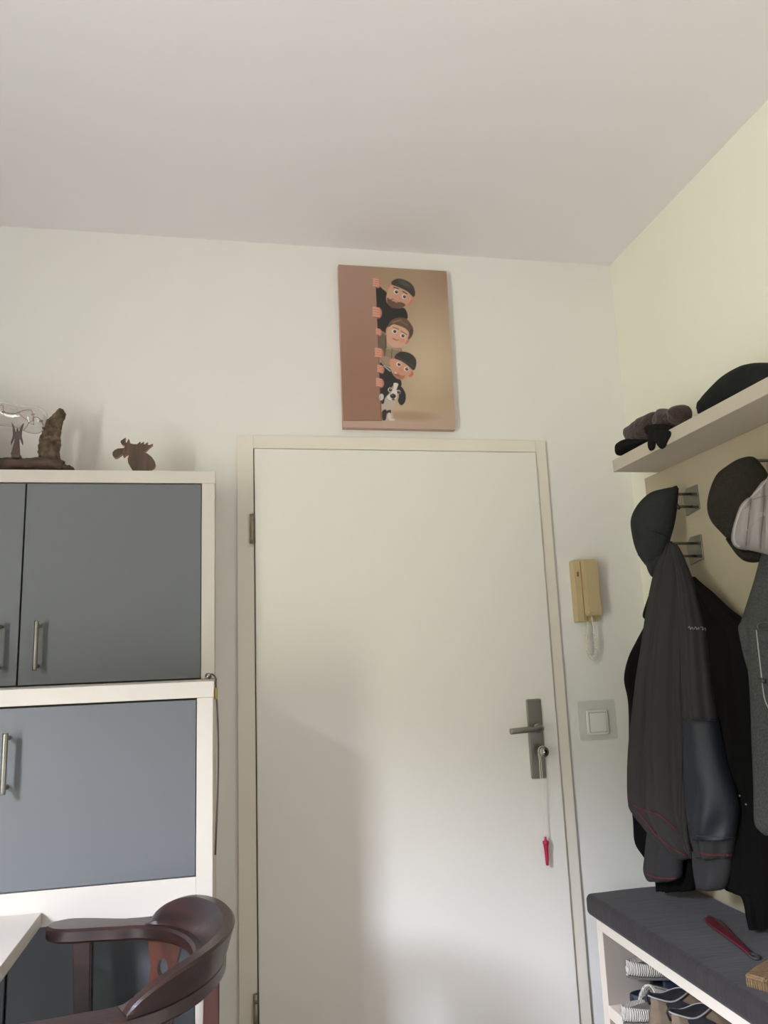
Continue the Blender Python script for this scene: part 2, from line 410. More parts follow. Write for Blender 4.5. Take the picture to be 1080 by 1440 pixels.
gr = np.exp(-(((X - 760) / 330) ** 2 + ((Y - 820) / 420) ** 2))[..., None]
bgc = C3(170, 143, 116) * (1 - gr) + C3(208, 186, 156) * gr
tr = np.clip((X - 700) / 260, 0, 1)[..., None] * np.clip(1 - Y / 420, 0, 1)[..., None]
bgc = bgc * (1 - tr) + C3(150, 112, 96) * tr
fl = np.clip((Y - 1060) / 50, 0, 1)[..., None]; bgc = bgc * (1 - fl) + (C3(200, 176, 146) - (X[..., None] - 500) * .02) * fl
fp = np.clip((Y - 1160) / 110, 0, 1)[..., None]; bgc = bgc * (1 - fp) + C3(196, 168, 150) * fp
img = bgc
def ell(cx, cy, rx, ry, rot, c, soft=.12, clip=None):
    a = math.radians(rot); dx = X - cx; dy = Y - cy
    u = (dx * math.cos(a) + dy * math.sin(a)) / rx; v = (-dx * math.sin(a) + dy * math.cos(a)) / ry
    mk_ = np.clip((1 - np.sqrt(u * u + v * v)) / soft + .5, 0, 1)
    if clip is not None: mk_ = mk_ * clip
    mixc(mk_, c); return mk_
def poly(pts, c, soft=2.0, clip=None):
    P = [tuple(p[:2]) for p in catmull([(x, y, 0) for x, y in pts], 4, True)]; ins = np.zeros(X.shape, bool); dmin = np.full(X.shape, 1e9)
    for i in range(len(P)):
        (x1, y1), (x2, y2) = P[i], P[(i + 1) % len(P)]
        with np.errstate(divide='ignore', invalid='ignore'):
            ins ^= ((y1 > Y) != (y2 > Y)) & (X < (x2 - x1) * (Y - y1) / (y2 - y1 + 1e-9) + x1)
        L = (x2 - x1) ** 2 + (y2 - y1) ** 2 + 1e-9; t = np.clip(((X - x1) * (x2 - x1) + (Y - y1) * (y2 - y1)) / L, 0, 1)
        dmin = np.minimum(dmin, np.hypot(X - x1 - t * (x2 - x1), Y - y1 - t * (y2 - y1)))
    mk_ = np.clip(np.where(ins, dmin, -dmin) / soft + .5, 0, 1)
    if clip is not None: mk_ = mk_ * clip
    mixc(mk_, c); return mk_
def seg_(x1, y1, x2, y2, w, c, soft=3, clip=None):
    L = (x2 - x1) ** 2 + (y2 - y1) ** 2 + 1e-9; t = np.clip(((X - x1) * (x2 - x1) + (Y - y1) * (y2 - y1)) / L, 0, 1)
    d_ = np.hypot(X - x1 - t * (x2 - x1), Y - y1 - t * (y2 - y1)); mk_ = np.clip((w - d_) / soft + .5, 0, 1)
    mixc(mk_ if clip is None else mk_ * clip, c)
ell(620, 1215, 190, 34, 2, (178, 150, 124), .9)
edge = 366 + (Y - 90) * .0428                          # edge of the drawn partition
right = np.clip((X - edge) / 2 + .5, 0, 1)
# man at the top
poly([(372, 236), (420, 250), (470, 300), (520, 380), (590, 400), (612, 470), (560, 500), (470, 540), (440, 590), (380, 590)], (44, 41, 38), clip=right)
ell(478, 240, 22, 30, 20, (196, 132, 112)); ell(628, 342, 24, 40, 25, (202, 136, 116)); ell(622, 330, 10, 26, 25, (236, 196, 170))
poly([(486, 222), (452, 290), (452, 350), (490, 385), (545, 398), (600, 380), (632, 320), (640, 270), (600, 230), (540, 205)], (206, 158, 134), 5)
poly([(455, 318), (480, 330), (500, 326), (535, 348), (565, 352), (596, 372), (560, 396), (500, 396), (462, 366)], (112, 84, 66), 8)
ell(512, 344, 22, 10, 25, (196, 150, 132), .5); ell(508, 352, 14, 5, 25, (120, 60, 52), .6); ell(534, 312, 20, 17, 30, (212, 152, 130), .7)
poly([(490, 216), (500, 186), (548, 172), (612, 192), (654, 230), (668, 280), (656, 312), (612, 272), (550, 240)], (62, 60, 52), 4); ell(590, 212, 50, 15, 30, (86, 84, 74), 1)
for ex, ey in ((524, 272), (585, 308)):
    ell(ex, ey, 19, 18, 20, (232, 222, 212), .25); ell(ex + 3, ey + 1, 12, 12, 0, (54, 34, 26), .25); ell(ex + 6, ey - 4, 3, 3, 0, (240, 235, 230), .5)
seg_(505, 238, 540, 248, 4, (84, 60, 46)); seg_(575, 270, 606, 288, 4, (84, 60, 46))
# boy
poly([(388, 590), (440, 585), (455, 690), (560, 700), (560, 745), (500, 800), (470, 840), (400, 780)], (150, 128, 106), clip=right)
poly([(392, 590), (430, 588), (448, 640), (440, 760), (400, 720)], (112, 94, 80), 4, clip=right); seg_(448, 600, 446, 700, 3, (60, 48, 42))
ell(462, 566, 16, 32, 10, (208, 146, 124)); ell(606, 644, 18, 28, 30, (206, 132, 112))
poly([(470, 540), (450, 600), (462, 660), (510, 696), (560, 690), (600, 650), (622, 590), (590, 540), (520, 515)], (218, 170, 146), 5)
poly([(462, 540), (480, 496), (530, 470), (590, 472), (630, 508), (654, 560), (640, 616), (612, 632), (622, 590), (596, 552), (540, 528), (500, 520)], (104, 82, 64), 4)
seg_(500, 505, 560, 486, 6, (140, 116, 92), 8); seg_(560, 495, 610, 530, 5, (132, 106, 84), 8); ell(640, 580, 12, 30, 10, (84, 64, 50), .5)
for ex, ey in ((512, 572), (574, 605)):
    ell(ex, ey, 19, 18, 20, (236, 226, 216), .25); ell(ex + 2, ey + 1, 12, 12, 0, (58, 36, 28), .25); ell(ex + 5, ey - 4, 3, 3, 0, (240, 235, 230), .5)
seg_(500, 542, 544, 556, 3, (110, 80, 62)); seg_(560, 570, 606, 598, 3, (110, 80, 62))
ell(530, 604, 12, 10, 0, (226, 160, 138), .7); seg_(498, 626, 530, 640, 3, (150, 76, 66)); seg_(530, 640, 548, 636, 2, (150, 76, 66)); ell(566, 640, 24, 16, 20, (222, 150, 128), .9)
seg_(456, 700, 552, 712, 7, (170, 146, 124)); seg_(492, 706, 488, 790, 3, (112, 90, 74))
# lower man with cap
poly([(400, 820), (430, 830), (480, 860), (520, 920), (560, 945), (560, 990), (500, 980), (470, 1040), (410, 1040)], (46, 44, 42), clip=right)
seg_(432, 836, 478, 874, 5, (176, 172, 168)); poly([(410, 770), (450, 760), (500, 790), (480, 830), (430, 810)], (168, 140, 116), 4)
ell(488, 806, 16, 26, 15, (214, 150, 126)); ell(632, 894, 24, 26, 30, (200, 118, 98))
poly([(505, 780), (484, 850), (500, 900), (545, 936), (600, 926), (640, 880), (640, 830), (590, 790)], (214, 158, 132), 5)
poly([(505, 880), (530, 884), (560, 905), (590, 912), (570, 938), (530, 930), (505, 905)], (176, 120, 98), 12)
poly([(512, 776), (530, 742), (570, 726), (630, 740), (672, 780), (676, 830), (656, 868), (610, 830), (560, 796)], (56, 55, 50), 4); seg_(530, 766, 656, 838, 3, (84, 82, 74))
for ex, ey in ((544, 822), (602, 858)):
    ell(ex, ey, 19, 18, 20, (236, 226, 216), .25); ell(ex + 3, ey + 1, 12, 12, 0, (52, 34, 28), .25); ell(ex + 6, ey - 4, 3, 3, 0, (240, 235, 230), .5)
ell(562, 868, 18, 14, 20, (220, 140, 116), .7); ell(520, 888, 13, 8, 25, (232, 200, 180), .5); seg_(512, 896, 546, 912, 3, (140, 66, 56))
# dog
poly([(416, 1080), (470, 1060), (520, 1090), (505, 1150), (490, 1180), (500, 1230), (430, 1240), (420, 1150)], (196, 182, 168), 5, clip=right)
poly([(418, 1180), (450, 1170), (446, 1240), (420, 1244)], (52, 44, 42), 4, clip=right); poly([(452, 1178), (484, 1170), (480, 1204), (462, 1210)], (60, 50, 46), 4)
poly([(408, 1000), (450, 960), (500, 966), (470, 1040), (440, 1080), (430, 1120), (408, 1110)], (46, 44, 44), 3, clip=right)
poly([(490, 966), (560, 990), (596, 1050), (590, 1110), (560, 1134), (538, 1100), (545, 1060), (520, 1010)], (48, 46, 46), 3)
poly([(506, 966), (540, 972), (526, 1020), (530, 1070), (506, 1096), (470, 1092), (456, 1066), (486, 1040), (504, 1000)], (230, 222, 214), 3)
ell(500, 1064, 22, 18, 5, (44, 40, 42), .25); ell(494, 1058, 7, 4, 0, (120, 116, 116), .6); ell(502, 1090, 12, 6, 0, (70, 50, 48), .5)
for ex, ey in ((478, 1016), (541, 1034)):
    ell(ex, ey, 17, 17, 0, (226, 222, 216), .25); ell(ex + 2, ey + 1, 12, 12, 0, (44, 36, 34), .25); ell(ex + 5, ey - 3, 3, 3, 0, (240, 240, 240), .5)
seg_(470, 1200, 478, 1240, 11, (220, 210, 200)); ell(492, 1242, 24, 8, 3, (222, 208, 198), .3)
# partition, hands over its edge
pc = C3(176, 142, 126) * (1 - np.clip(Y / 900, 0, 1))[..., None] + C3(158, 118, 98) * np.clip(Y / 900, 0, 1)[..., None]
pm = (1 - right) * np.clip((1249 + (X - 120) * .002 - Y) / 2 + .5, 0, 1)
img = img * (1 - pm[..., None]) + pc * pm[..., None]
sm = (1 - right) * np.clip((Y - 1251) / 3, 0, 1); img = img * (1 - sm[..., None]) + C3(196, 164, 150) * sm[..., None]
seg_(120, 1250, 416, 1250, 2, (110, 78, 64)); seg_(372, 240, 412, 1245, 2.5, (70, 50, 42), 3)
for hx, hy, n_, s_ in ((374, 205, 3, 1), (376, 428, 3, 1.2), (390, 576, 3, .75), (392, 736, 3, 1.1), (404, 858, 3, .9), (398, 962, 3, 1)):
    ell(hx + 12 * s_, hy + 6, 22 * s_, 34 * s_, 0, (196, 128, 106), .3)
    for k in range(4):
        y0 = hy - 26 * s_ + k * 16 * s_; seg_(hx - 20 * s_, y0 - 3, hx + 12 * s_, y0 + 4, 7.5 * s_, (222, 162, 140), 4); seg_(hx - 16 * s_, y0 + 7 * s_, hx + 12 * s_, y0 + 11 * s_, 1.6 * s_, (140, 70, 58), 3)
ell(412, 1072, 18, 26, 5, (218, 210, 204), .3); seg_(404, 1064, 402, 1086, 2, (120, 110, 106))
a = img / 255; lc = np.where(a <= .04045, a / 12.92, ((a + .055) / 1.055) ** 2.4) * .86
idx = np.arange(NX * NZ).reshape(NZ, NX)
quads = np.stack([idx[:-1, :-1], idx[:-1, 1:], idx[1:, 1:], idx[1:, :-1]], -1).reshape(-1, 4)
verts = np.stack([gx, np.full_like(gx, CY - .0006), gz], -1).reshape(-1, 3)
me = bpy.data.meshes.new('print'); me.from_pydata(verts.tolist(), [], quads.tolist()); me.update()
ca = me.color_attributes.new('ink', 'FLOAT_COLOR', 'POINT')
ca.data.foreach_set('color', np.concatenate([np.clip(lc.reshape(-1, 3), 0, 1), np.ones((NX * NZ, 1))], 1).ravel())
pm_ = bpy.data.materials.new('printed_canvas'); pm_.use_nodes = True; b = pm_.node_tree.nodes['Principled BSDF']; b.inputs['Roughness'].default_value = .6
an = pm_.node_tree.nodes.new('ShaderNodeAttribute'); an.attribute_name = 'ink'; pm_.node_tree.links.new(an.outputs['Color'], b.inputs['Base Color'])
M['cedge'] = mat('canvas_edge', (190, 158, 146), .7)
pic = thing('canvas_picture', 'canvas print of three cartoon faces and a dog peeking round a partition', 'picture', ((cx0 + cx1) / 2, 0, cz0))
box('stretcher_frame', cx0, cx1, CY, -.001, cz0, cz1, M['cedge'], pic, .0012)
link('print', me, pm_, pic)

# ------------------------------------------------------------------ intercom
ic = thing('intercom_handset', 'yellowed ivory intercom handset with white coiled cord on the wall', 'intercom', (1.215, 0, 1.39))
ix0, ix1 = 1.172, 1.258
link('wall_unit', boxm([(ix0, ix0 + .036, -.034, 0, 1.385, 1.597), (ix0 + .036, ix1, -.026, 0, 1.385, 1.597)], .003), M['ivory'], ic)
hsx0, hsx1 = ix0 + .030, ix1 - .004
prof = [(1.597, -.034), (1.597, -.058), (1.585, -.062), (1.53, -.058), (1.46, -.058), (1.412, -.063), (1.403, -.058), (1.403, -.034), (1.42, -.030), (1.58, -.030)]
hm = prismm([Vector((hsx0, y, z)) for z, y in prof], (hsx1 - hsx0, 0, 0))
bm = bmesh.new(); bm.from_mesh(hm); bmesh.ops.bevel(bm, geom=bm.edges[:], offset=.003, segments=2, affect='EDGES'); bm.to_mesh(hm); bm.free()
link('handset', hm, M['ivory'], ic)
box('door_button', ix1 - .001, ix1 + .007, -.03, -.01, 1.525, 1.57, M['ivoryd'], ic, .0015)
box('volume_slider', ix0 + .012, ix0 + .018, -.037, -.033, 1.54, 1.556, M['ivoryd'], ic, .001)
link('unit_groove', boxm([(ix0 + .026, ix0 + .0285, -.0345, -.03, 1.39, 1.592)]), M['ivoryd'], ic)
A_ = at(826, 872, 'y', -.03); B_ = at(832, 869, 'y', -.045)
cpts = [Vector((A_.x, -.025, 1.388)), Vector((A_.x, -.028, 1.36)), at(824, 893, 'y', -.03), at(826, 905, 'y', -.03), at(827, 918, 'y', -.03), at(833, 925, 'y', -.03), at(839, 918, 'y', -.03), at(838.5, 903, 'y', -.032), at(836, 887, 'y', -.038), at(833.5, 877, 'y', -.043), Vector((B_.x, -.046, 1.405))]
path = catmull(cpts, 40); L = len(path); hel = []
for i in range(L):
    t = (path[min(i + 1, L - 1)] - path[max(i - 1, 0)]).normalized(); up = Vector((0, 1, 0)); w = t.cross(up).normalized(); v_ = w.cross(t)
    rr = .0050 * min(1, max(0, (i - 45) / 14)) * min(1, max(0, (L - 60 - i) / 12)); an_ = i * 2 * PI / 8.5
    hel.append(path[i] + (w * math.cos(an_) + v_ * math.sin(an_)) * rr)
tube('coiled_cord', hel, .0015, M['cord'], ic, 6)

# ------------------------------------------------------------------ light switch
sw = thing('light_switch', 'white square rocker light switch on a clear protective plate beside the door', 'switch', (1.228, 0, 1.05))
def rsq(x0, x1, z0, z1, y0, y1, r, n=6):
    P = []
    for cx, cz, a0 in ((x1 - r, z1 - r, 0), (x0 + r, z1 - r, 90), (x0 + r, z0 + r, 180), (x1 - r, z0 + r, 270)):
        for k in range(n + 1):
            t = math.radians(a0 + 90 * k / n); P.append(Vector((cx + r * math.cos(t), y0, cz + r * math.sin(t))))
    return P
def bev(me, o):
    bm = bmesh.new(); bm.from_mesh(me); ed = [e for e in bm.edges if len(e.link_faces) == 2 and e.calc_face_angle(0) > .8]
    bmesh.ops.bevel(bm, geom=ed, offset=o, segments=3, affect='EDGES'); bm.to_mesh(me); bm.free(); return me
link('protective_plate', bev(prismm(rsq(1.160, 1.296, .990, 1.121, -.0035, 0, .010), (0, .003, 0)), .0008), M['acrylic'], sw)
s0 = at(824, 999, 'y', -.01); s1 = at(857, 1032, 'y', -.01); sx0, sx1, sz0, sz1 = s0.x, s1.x, s1.z, s0.z
link('switch_frame', bev(prismm(rsq(sx0, sx1, sz0, sz1, -.0125, 0, .008), (0, .009, 0)), .0025), M['switch'], sw)
rk = link('rocker', bev(prismm(rsq(sx0 + .009, sx1 - .009, sz0 + .009, sz1 - .009, -.0155, 0, .002), (0, .006, 0)), .001), M['switch'], sw)
link('rocker_gap', boxm([(sx0 + .0085, sx1 - .0085, -.0129, -.012, sz1 - .0095, sz1 - .0078), (sx0 + .0078, sx0 + .009, -.0129, -.012, sz0 + .0085, sz1 - .008), (sx1 - .009, sx1 - .0078, -.0129, -.012, sz0 + .0085, sz1 - .008), (sx0 + .0085, sx1 - .0085, -.0129, -.012, sz0 + .0078, sz0 + .009)]), M['gap'], sw)

# ------------------------------------------------------------------ cabinets
def bar_handle(parent_door, x, z0, z1, yf, so=.034, r=.0062):
    h = tubem([(x, yf - so, z0), (x, yf - so, z0 + .004), (x, yf - so, z1 - .004), (x, yf - so, z1)], [r * .9, r, r, r * .9], 16)
    o = sub('bar_handle', h, M['steel'], parent_door, True)
    for z in (z0 + .012, z1 - .012):
        mm = tubem([(x, yf, z), (x, yf - so, z)], .0048, 10); bm = bmesh.new(); bm.from_mesh(o.data); mm.transform(Matrix.Translation(-LOC[parent_door.parent.name])); bm.from_mesh(mm); bm.to_mesh(o.data); bm.free()
    o.data.polygons.foreach_set('use_smooth', [True] * len(o.data.polygons))
UY, UB, UT = -.22, 1.2495, 1.857
URX = -.037
uc = thing('wall_cabinet', 'upper slate blue door cabinet in a cream frame, standing on the deeper lower cabinet', 'cabinet', (-.6, -.11, UB))
link('carcase', boxm([(-1.25, URX + .002, UY, -.0005, 1.820, UT), (URX - .037, URX, UY + .001, -.0005, UB, 1.820), (-1.25, -1.215, UY + .001, -.0005, UB, 1.820), (-1.215, URX - .037, UY + .03, -.0005, UB, UB + .02), (-1.215, URX - .037, -.012, -.0005, UB + .02, 1.820)], .0012), M['cab'], uc)
for x0, x1, hx in ((-.560, URX - .039, -.511), (-1.05, -.5645, -.6085)):
    dd = box('cabinet_door', x0, x1, UY + .002, UY + .020, UB + .003, 1.8165, M['blue'], uc, .0012)
    bar_handle(dd, hx, 1.291, 1.424, UY + .002)
link('door_gap', boxm([(-1.21, URX - .037, UY + .022, UY + .03, UB + .001, 1.820)]), M['gap'], uc)
LY, LB, LT = -.60, 0.0, 1.2485
LRX = -.034
lc_ = thing('secretary_cabinet', 'deeper lower cabinet with slate blue flap door and white frame behind the chair', 'cabinet', (-.6, -.3, 0))
link('carcase', boxm([(-1.25, LRX + .002, LY - .002, -.0005, 1.211, LT), (LRX - .037, LRX, LY, -.0005, 0, 1.211), (-1.25, -1.215, LY, -.0005, 0, 1.211), (-1.215, LRX - .037, LY, LY + .02, .741, .815), (-1.215, LRX - .037, -.012, -.0005, 0, 1.211), (-1.215, LRX - .037, LY + .02, -.012, .79, .81)], .0012), M['cab'], lc_)
dd = box('flap_door', -.895, LRX - .039, LY + .001, LY + .020, .8175, 1.2065, M['blue'], lc_, .0012)
bar_handle(dd, -.4805, 1.026, 1.155, LY + .001)
link('door_gap', boxm([(-1.21, LRX - .037, LY + .022, LY + .028, .816, 1.211)]), M['gap'], lc_)
box('side_filler', -1.215, -.9, LY + .001, LY + .02, .8175, 1.2065, M['blue'], lc_)
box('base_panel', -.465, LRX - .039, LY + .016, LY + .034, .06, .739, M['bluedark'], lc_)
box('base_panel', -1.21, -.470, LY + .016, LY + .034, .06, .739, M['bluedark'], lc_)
tube('cable_grommet', [(-.0535, -.215 - .008, 1.2495 + .004), (-.0535, -.235, 1.2575)], .009, M['chrome'], lc_, 14)
dk = thing('desk_top', 'white desk slab with one square corner meeting the cabinet front, bottom left', 'desk', (-.7, -1.0, 0))
box('top', -1.15, -.397, -1.60, LY - .003, .744, .772, M['cab'], dk, .0012)
for x, y in ((-1.10, -1.55), (-.72, -1.55), (-1.10, -.66), ):
    box('leg', x - .02, x + .02, y - .02, y + .02, 0, .744, M['cab'], dk)
# cable beside the cabinet
cb = thing('cable', 'dark thin cable with a brass tip hanging down the side of the lower cabinet', 'cable', (-.024, -.58, .85))
cpath = [Vector((-.0535, -.237, 1.2565)), Vector((-.047, -.40, 1.2525)), at(297, 948, 'y', -.57), at(301, 953, 'y', -.585), at(303.5, 965, 'y', -.588), at(306, 1010, 'y', -.588), at(307, 1060, 'y', -.588), at(306, 1120, 'y', -.588), at(304, 1170, 'y', -.588), at(302.8, 1202, 'y', -.588)]
cpath = [Vector((max(p.x, -.0285) if i > 2 else p.x, p.y, max(p.z, 1.2525) if i < 4 else p.z)) for i, p in enumerate(cpath)]
tube('cord', catmull(cpath, 5), .0021, M['rust'], cb, 8)
M['brass'] = mat('brass', (190, 170, 110), .35, .8)
tube('brass_tip', [(-.0275, -.588, 1.232), (-.0275, -.588, 1.205)], .0042, M['brass'], cb, 12)

# ------------------------------------------------------------------ ornaments on the cabinet
ZT = UT
def rough(me, amp, sc):
    for v in me.vertices:
        v.co += v.co.normalized() * 0; nrm = v.normal; v.co += nrm * amp * noise.noise(v.co * sc)
    me.update(); return me
def px_prism(pts, y, th): return prismm([at(a, b, 'y', y) for a, b in pts], (0, th, 0))
def lump(rows, seg=22, sub_=5):
    """rows: (centre, rx, ry) stacked loft"""
    Cn = catmull([r[0] for r in rows], sub_); Rr = catmull([Vector((r[1], r[2], 0)) for r in rows], sub_); V = []; Fc = []
    ax = (Cn[-1] - Cn[0]).normalized(); a = Vector((1, 0, 0)) if abs(ax.z) > .6 else Vector((0, 0, 1)); b = Vector((0, 1, 0))
    for c, r in zip(Cn, Rr):
        for k in range(seg): t = 2 * PI * k / seg; V.append(c + a * math.cos(t) * r.x + b * math.sin(t) * r.y)
    for i in range(len(Cn) - 1):
        for k in range(seg): Fc.append((i * seg + k, i * seg + (k + 1) % seg, (i + 1) * seg + (k + 1) % seg, (i + 1) * seg + k))
    Fc += [tuple(range(seg)), tuple((len(Cn) - 1) * seg + k for k in range(seg))]
    return mk(V, Fc)
OY = -.165
stnd = thing('driftwood_stand', 'rough bark and driftwood stand with an upright piece of bark on the cabinet', 'ornament', (-.62, OY, ZT))
zl = ZT + .0035
base = lump([(Vector((-.445, OY, zl + .008)), .008, .02), (Vector((-.455, OY, zl + .010)), .012, .032), (Vector((-.472, OY, zl + .012)), .013, .035), (Vector((-.478, OY, zl + .017)), .020, .042), (Vector((-.53, OY, zl + .021)), .022, .048), (Vector((-.60, OY, zl + .020)), .021, .048), (Vector((-.68, OY, zl + .022)), .022, .05), (Vector((-.76, OY, zl + .020)), .02, .045), (Vector((-.80, OY, zl + .016)), .012, .03)], 36, 14)
rough(base, .006, 40)
link('log_base', rough(base, .003, 120), M['log'], stnd, True)
def upr(L_, sign=1):
    rows = [(655, 54, 84), (635, 53, 85), (620, 56, 86), (606, 59, 87), (595, 65, 88), (586, 72, 90), (581, 79, 90.5), (577, 84, 87)]
    R = []
    for py, l, r in rows:
        A = at(l, py, 'y', OY); B = at(r, py, 'y', OY); R.append(((A + B) / 2 + Vector((L_, 0, 0)), abs(B.x - A.x) / 2, .022 if py > 580 else .010))
    me = lump(R, 44, 14); rough(me, .008, 32); me.update(); return rough(me, .004, 110)
link('bark_upright', upr(0), M['bark'], stnd, True)
link('bark_upright', upr(-.235), M['bark'], stnd, True)
bt = thing('glass_bottle', 'clear glass bottle with a wire light string inside, lying across the driftwood stand', 'bottle', (-.62, OY, ZT + .17))
tilt = (at(66, 594, 'y', OY) - at(-70, 567, 'y', OY)).normalized(); bs = at(-70, 567, 'y', OY)
Lb = (at(66, 594, 'y', OY) - bs).length; rb = .0425
bo = [(0, 0), (.022, .0), (.030, .006), (.034, .02), (.035, .10), (.037, .14), (.036, .19), (.0335, .225), (.034, .245), (.038, .262), (.0415, .282), (.0415, .298), (.037, .315), (.028, .328), (.014, .3345), (0, .336)]
sc_ = Lb / .336
prof_b = [(r, h * sc_) for r, h in bo] + [(max(0, r - .0012), (h * sc_ - .0012) if h > .3 else h * sc_ + (.0012 if h < .01 else 0)) for r, h in bo[::-1]]
link('bottle_shell', lathem(prof_b, bs, tilt, 40), M['glass'], bt, True)
wp = [at(x, y, 'y', OY + dy) for x, y, dy in ((-30, 575, 0), (-10, 584, .01), (-4, 572, -.01), (4, 570, .0), (5, 579, .012), (14, 581, 0), (24, 581, -.01), (34, 577, 0), (44, 577, .01), (46.5, 583, 0), (47.5, 592, -.004), (47, 587, 0), (53, 587, .004), (58, 592, .0), (61, 598, .0))]
tube('light_wire', catmull(wp, 6), .0012, M['rose'], bt, 6)
for i in (1, 4, 9, 13): link('fairy_bulb', lathem([(0, -.006), (.003, -.003), (.003, .003), (0, .006)], wp[i], (1, 0, .3), 10), M['rose'], bt, True)
tube('wire_loop', [at(40, 595, 'y', OY), at(47.5, 597, 'y', OY), at(47.5, 591, 'y', OY)], .0013, M['rose'], bt, 6, True)
tube('light_wire', catmull([at(x, y, 'y', OY - .01) for x, y in ((25, 579), (32, 586), (40, 594), (34, 604), (33, 606))], 5), .0009, M['rose'], bt, 6)
AYY = -.203
ang = [(15, 639), (21, 617.5), (19.5, 616), (16, 624), (15.6, 625.5), (15.2, 622), (18, 612), (17.6, 602), (16, 593.5), (19, 598), (21.2, 606), (22.8, 607.5), (23.2, 605), (23, 603.5), (24.3, 602), (25.6, 603.5), (25.5, 605), (26, 607.5), (27, 606), (29.5, 599), (33.2, 595), (31, 603), (30, 612), (32.2, 622), (31.8, 626), (31, 625), (28, 617), (26.8, 617), (28, 639)]
t_ = thing('angel_figurine', 'slim dark metal angel silhouette with raised wings on the driftwood stand', 'figurine', (at(21, 639, 'y', AYY).x, AYY, ZT + .04))
link('silhouette', px_prism(ang, AYY, .004), M['rust'], t_)
box('foot', at(16, 640, 'y', AYY).x, at(28, 640, 'y', AYY).x, AYY - .002, AYY + .02, at(20, 641, 'y', AYY).z - .006, at(20, 638.5, 'y', AYY).z, M['rust'], t_)
mo = [(187, 659.5), (184, 655), (180, 648), (179.5, 642), (181.5, 637.5), (180, 635.5), (177.5, 637), (173.8, 640), (173, 636), (172.5, 635.3), (168, 638.5), (164, 641), (161, 641), (158.2, 637.5), (158.4, 633), (161.5, 630), (166, 628), (173, 627.6), (175.2, 626.5), (175.4, 624.5), (171, 622), (169.4, 619), (170, 617.2), (173, 615), (176.6, 612.8), (176, 616.5), (177.5, 620), (178.6, 619), (179.5, 616.5), (181.3, 614.3), (182, 617.5), (183.6, 621), (188, 622), (193, 622), (197.3, 618), (197, 621), (198.5, 621), (202, 618.6), (201.6, 622), (203.5, 622.4), (207.8, 619), (207.2, 623), (211, 623.2), (214.8, 621.3), (214.5, 623), (209, 627.3), (205.5, 631), (200.5, 632.4), (207, 635), (213.5, 640), (217.5, 646), (219, 651), (217, 655), (211.5, 658), (209.5, 660.6), (198.8, 660.6), (197.5, 659), (195.5, 660.8), (187.5, 660.8)]
ms = thing('moose_figurine', 'flat sawn wooden moose figurine facing left on top of the cabinet', 'figurine', (at(195, 660, 'y', -.2).x, -.2, ZT))
mme = px_prism(mo, -.205, .018); zmin = min(v.co.z for v in mme.vertices)
mme.transform(Matrix.Translation((0, 0, ZT - zmin)))
for p in mme.polygons: p.material_index = 0 if abs(p.normal.y) > .7 else 1
link('moose_body', mme, [M['moose'], M['moosee']], ms)

# ------------------------------------------------------------------ chair (dark wood, horseshoe arms)
CZ = .764                                             # top of the arms
ch = thing('captains_chair', 'dark mahogany armchair with curved back rail and pierced splats in front of the cabinet', 'chair', (-.19, -.93, 0))
ccx, ccy, rx, ry = -.215, -.938, .182, .234
def hs(s):
    """horseshoe path, s in [-1,1]; s<0 far arm, s>0 near arm"""
    a = s * 1.45
    if abs(a) <= PI / 2 * .64:
        t = a / .64; return Vector((ccx + rx * math.cos(t), ccy - ry * math.sin(t), 0))
    e = abs(a) - PI / 2 * .64; y = math.copysign(1, a)
    return Vector((ccx - e * .34, ccy - y * (ry + e * .09), 0))
def sweep(s0, s1, n, prof):
    """prof(s) -> list of (outward, z) ring points"""
    V = []; Fc = []
    for i in range(n + 1):
        s = s0 + (s1 - s0) * i / n; p = hs(s); t = (hs(s + .004) - hs(s - .004)).normalized(); o = Vector((-t.y, t.x, 0))
        c = Vector((ccx - .05, ccy, 0))
        if o.dot(p - c) < 0: o = -o
        R = prof(s)
        for q in R: V.append(p + o * q[0] + Vector((0, 0, q[1])))
    m_ = len(R)
    for i in range(n):
        for k in range(m_): Fc.append((i * m_ + k, i * m_ + (k + 1) % m_, (i + 1) * m_ + (k + 1) % m_, (i + 1) * m_ + k))
    Fc += [tuple(range(m_)), tuple(n * m_ + k for k in range(m_))]
    return mk(V, Fc)
def rr_(x0, x1, z0, z1, r=.006):
    return [(x0 + r, z0), (x1 - r, z0), (x1, z0 + r), (x1, z1 - r), (x1 - r, z1), (x0 + r, z1), (x0, z1 - r), (x0, z0 + r)]
def arm_prof(s):
    w = .030 + .010 * math.exp(-((abs(s) - .9) / .12) ** 2); w *= min(1, .55 + (1 - abs(s)) * 9)
    return rr_(-w, w, CZ - .028, CZ, .005)
link('arm_rail', angle_smooth(sweep(-1, 1, 90, arm_prof)), M['wood'], ch)
def crest_prof(s):
    e = max(0, 1 - (abs(s) / .56) ** 5); hgt = .004 + .050 * e ** .8; w0 = -.024 + .012 * e; lean = .016 * e
    return [(w0, CZ - .002), (.030, CZ - .002), (.032, CZ + .004), (.030 + lean, CZ + hgt - .004), (.026 + lean, CZ + hgt), (.008 + lean, CZ + hgt), (.003 + lean, CZ + hgt - .004), (w0 + .004, CZ + .012 * e + .001)]
link('crest_rail', angle_smooth(sweep(-.56, .56, 60, crest_prof), 28), M['wood'], ch)
SZ = .45
seat = [Vector((ccx + (.20 if math.cos(t) > 0 else .22) * math.cos(t) * (1.0), ccy + .235 * math.sin(t) * (abs(math.sin(t)) ** -.15 if abs(math.sin(t)) > .01 else 1), SZ - .035)) for t in [2 * PI * k / 48 for k in range(48)]]
link('seat', bev(prismm(seat, (0, 0, .035)), .008), M['wood'], ch)
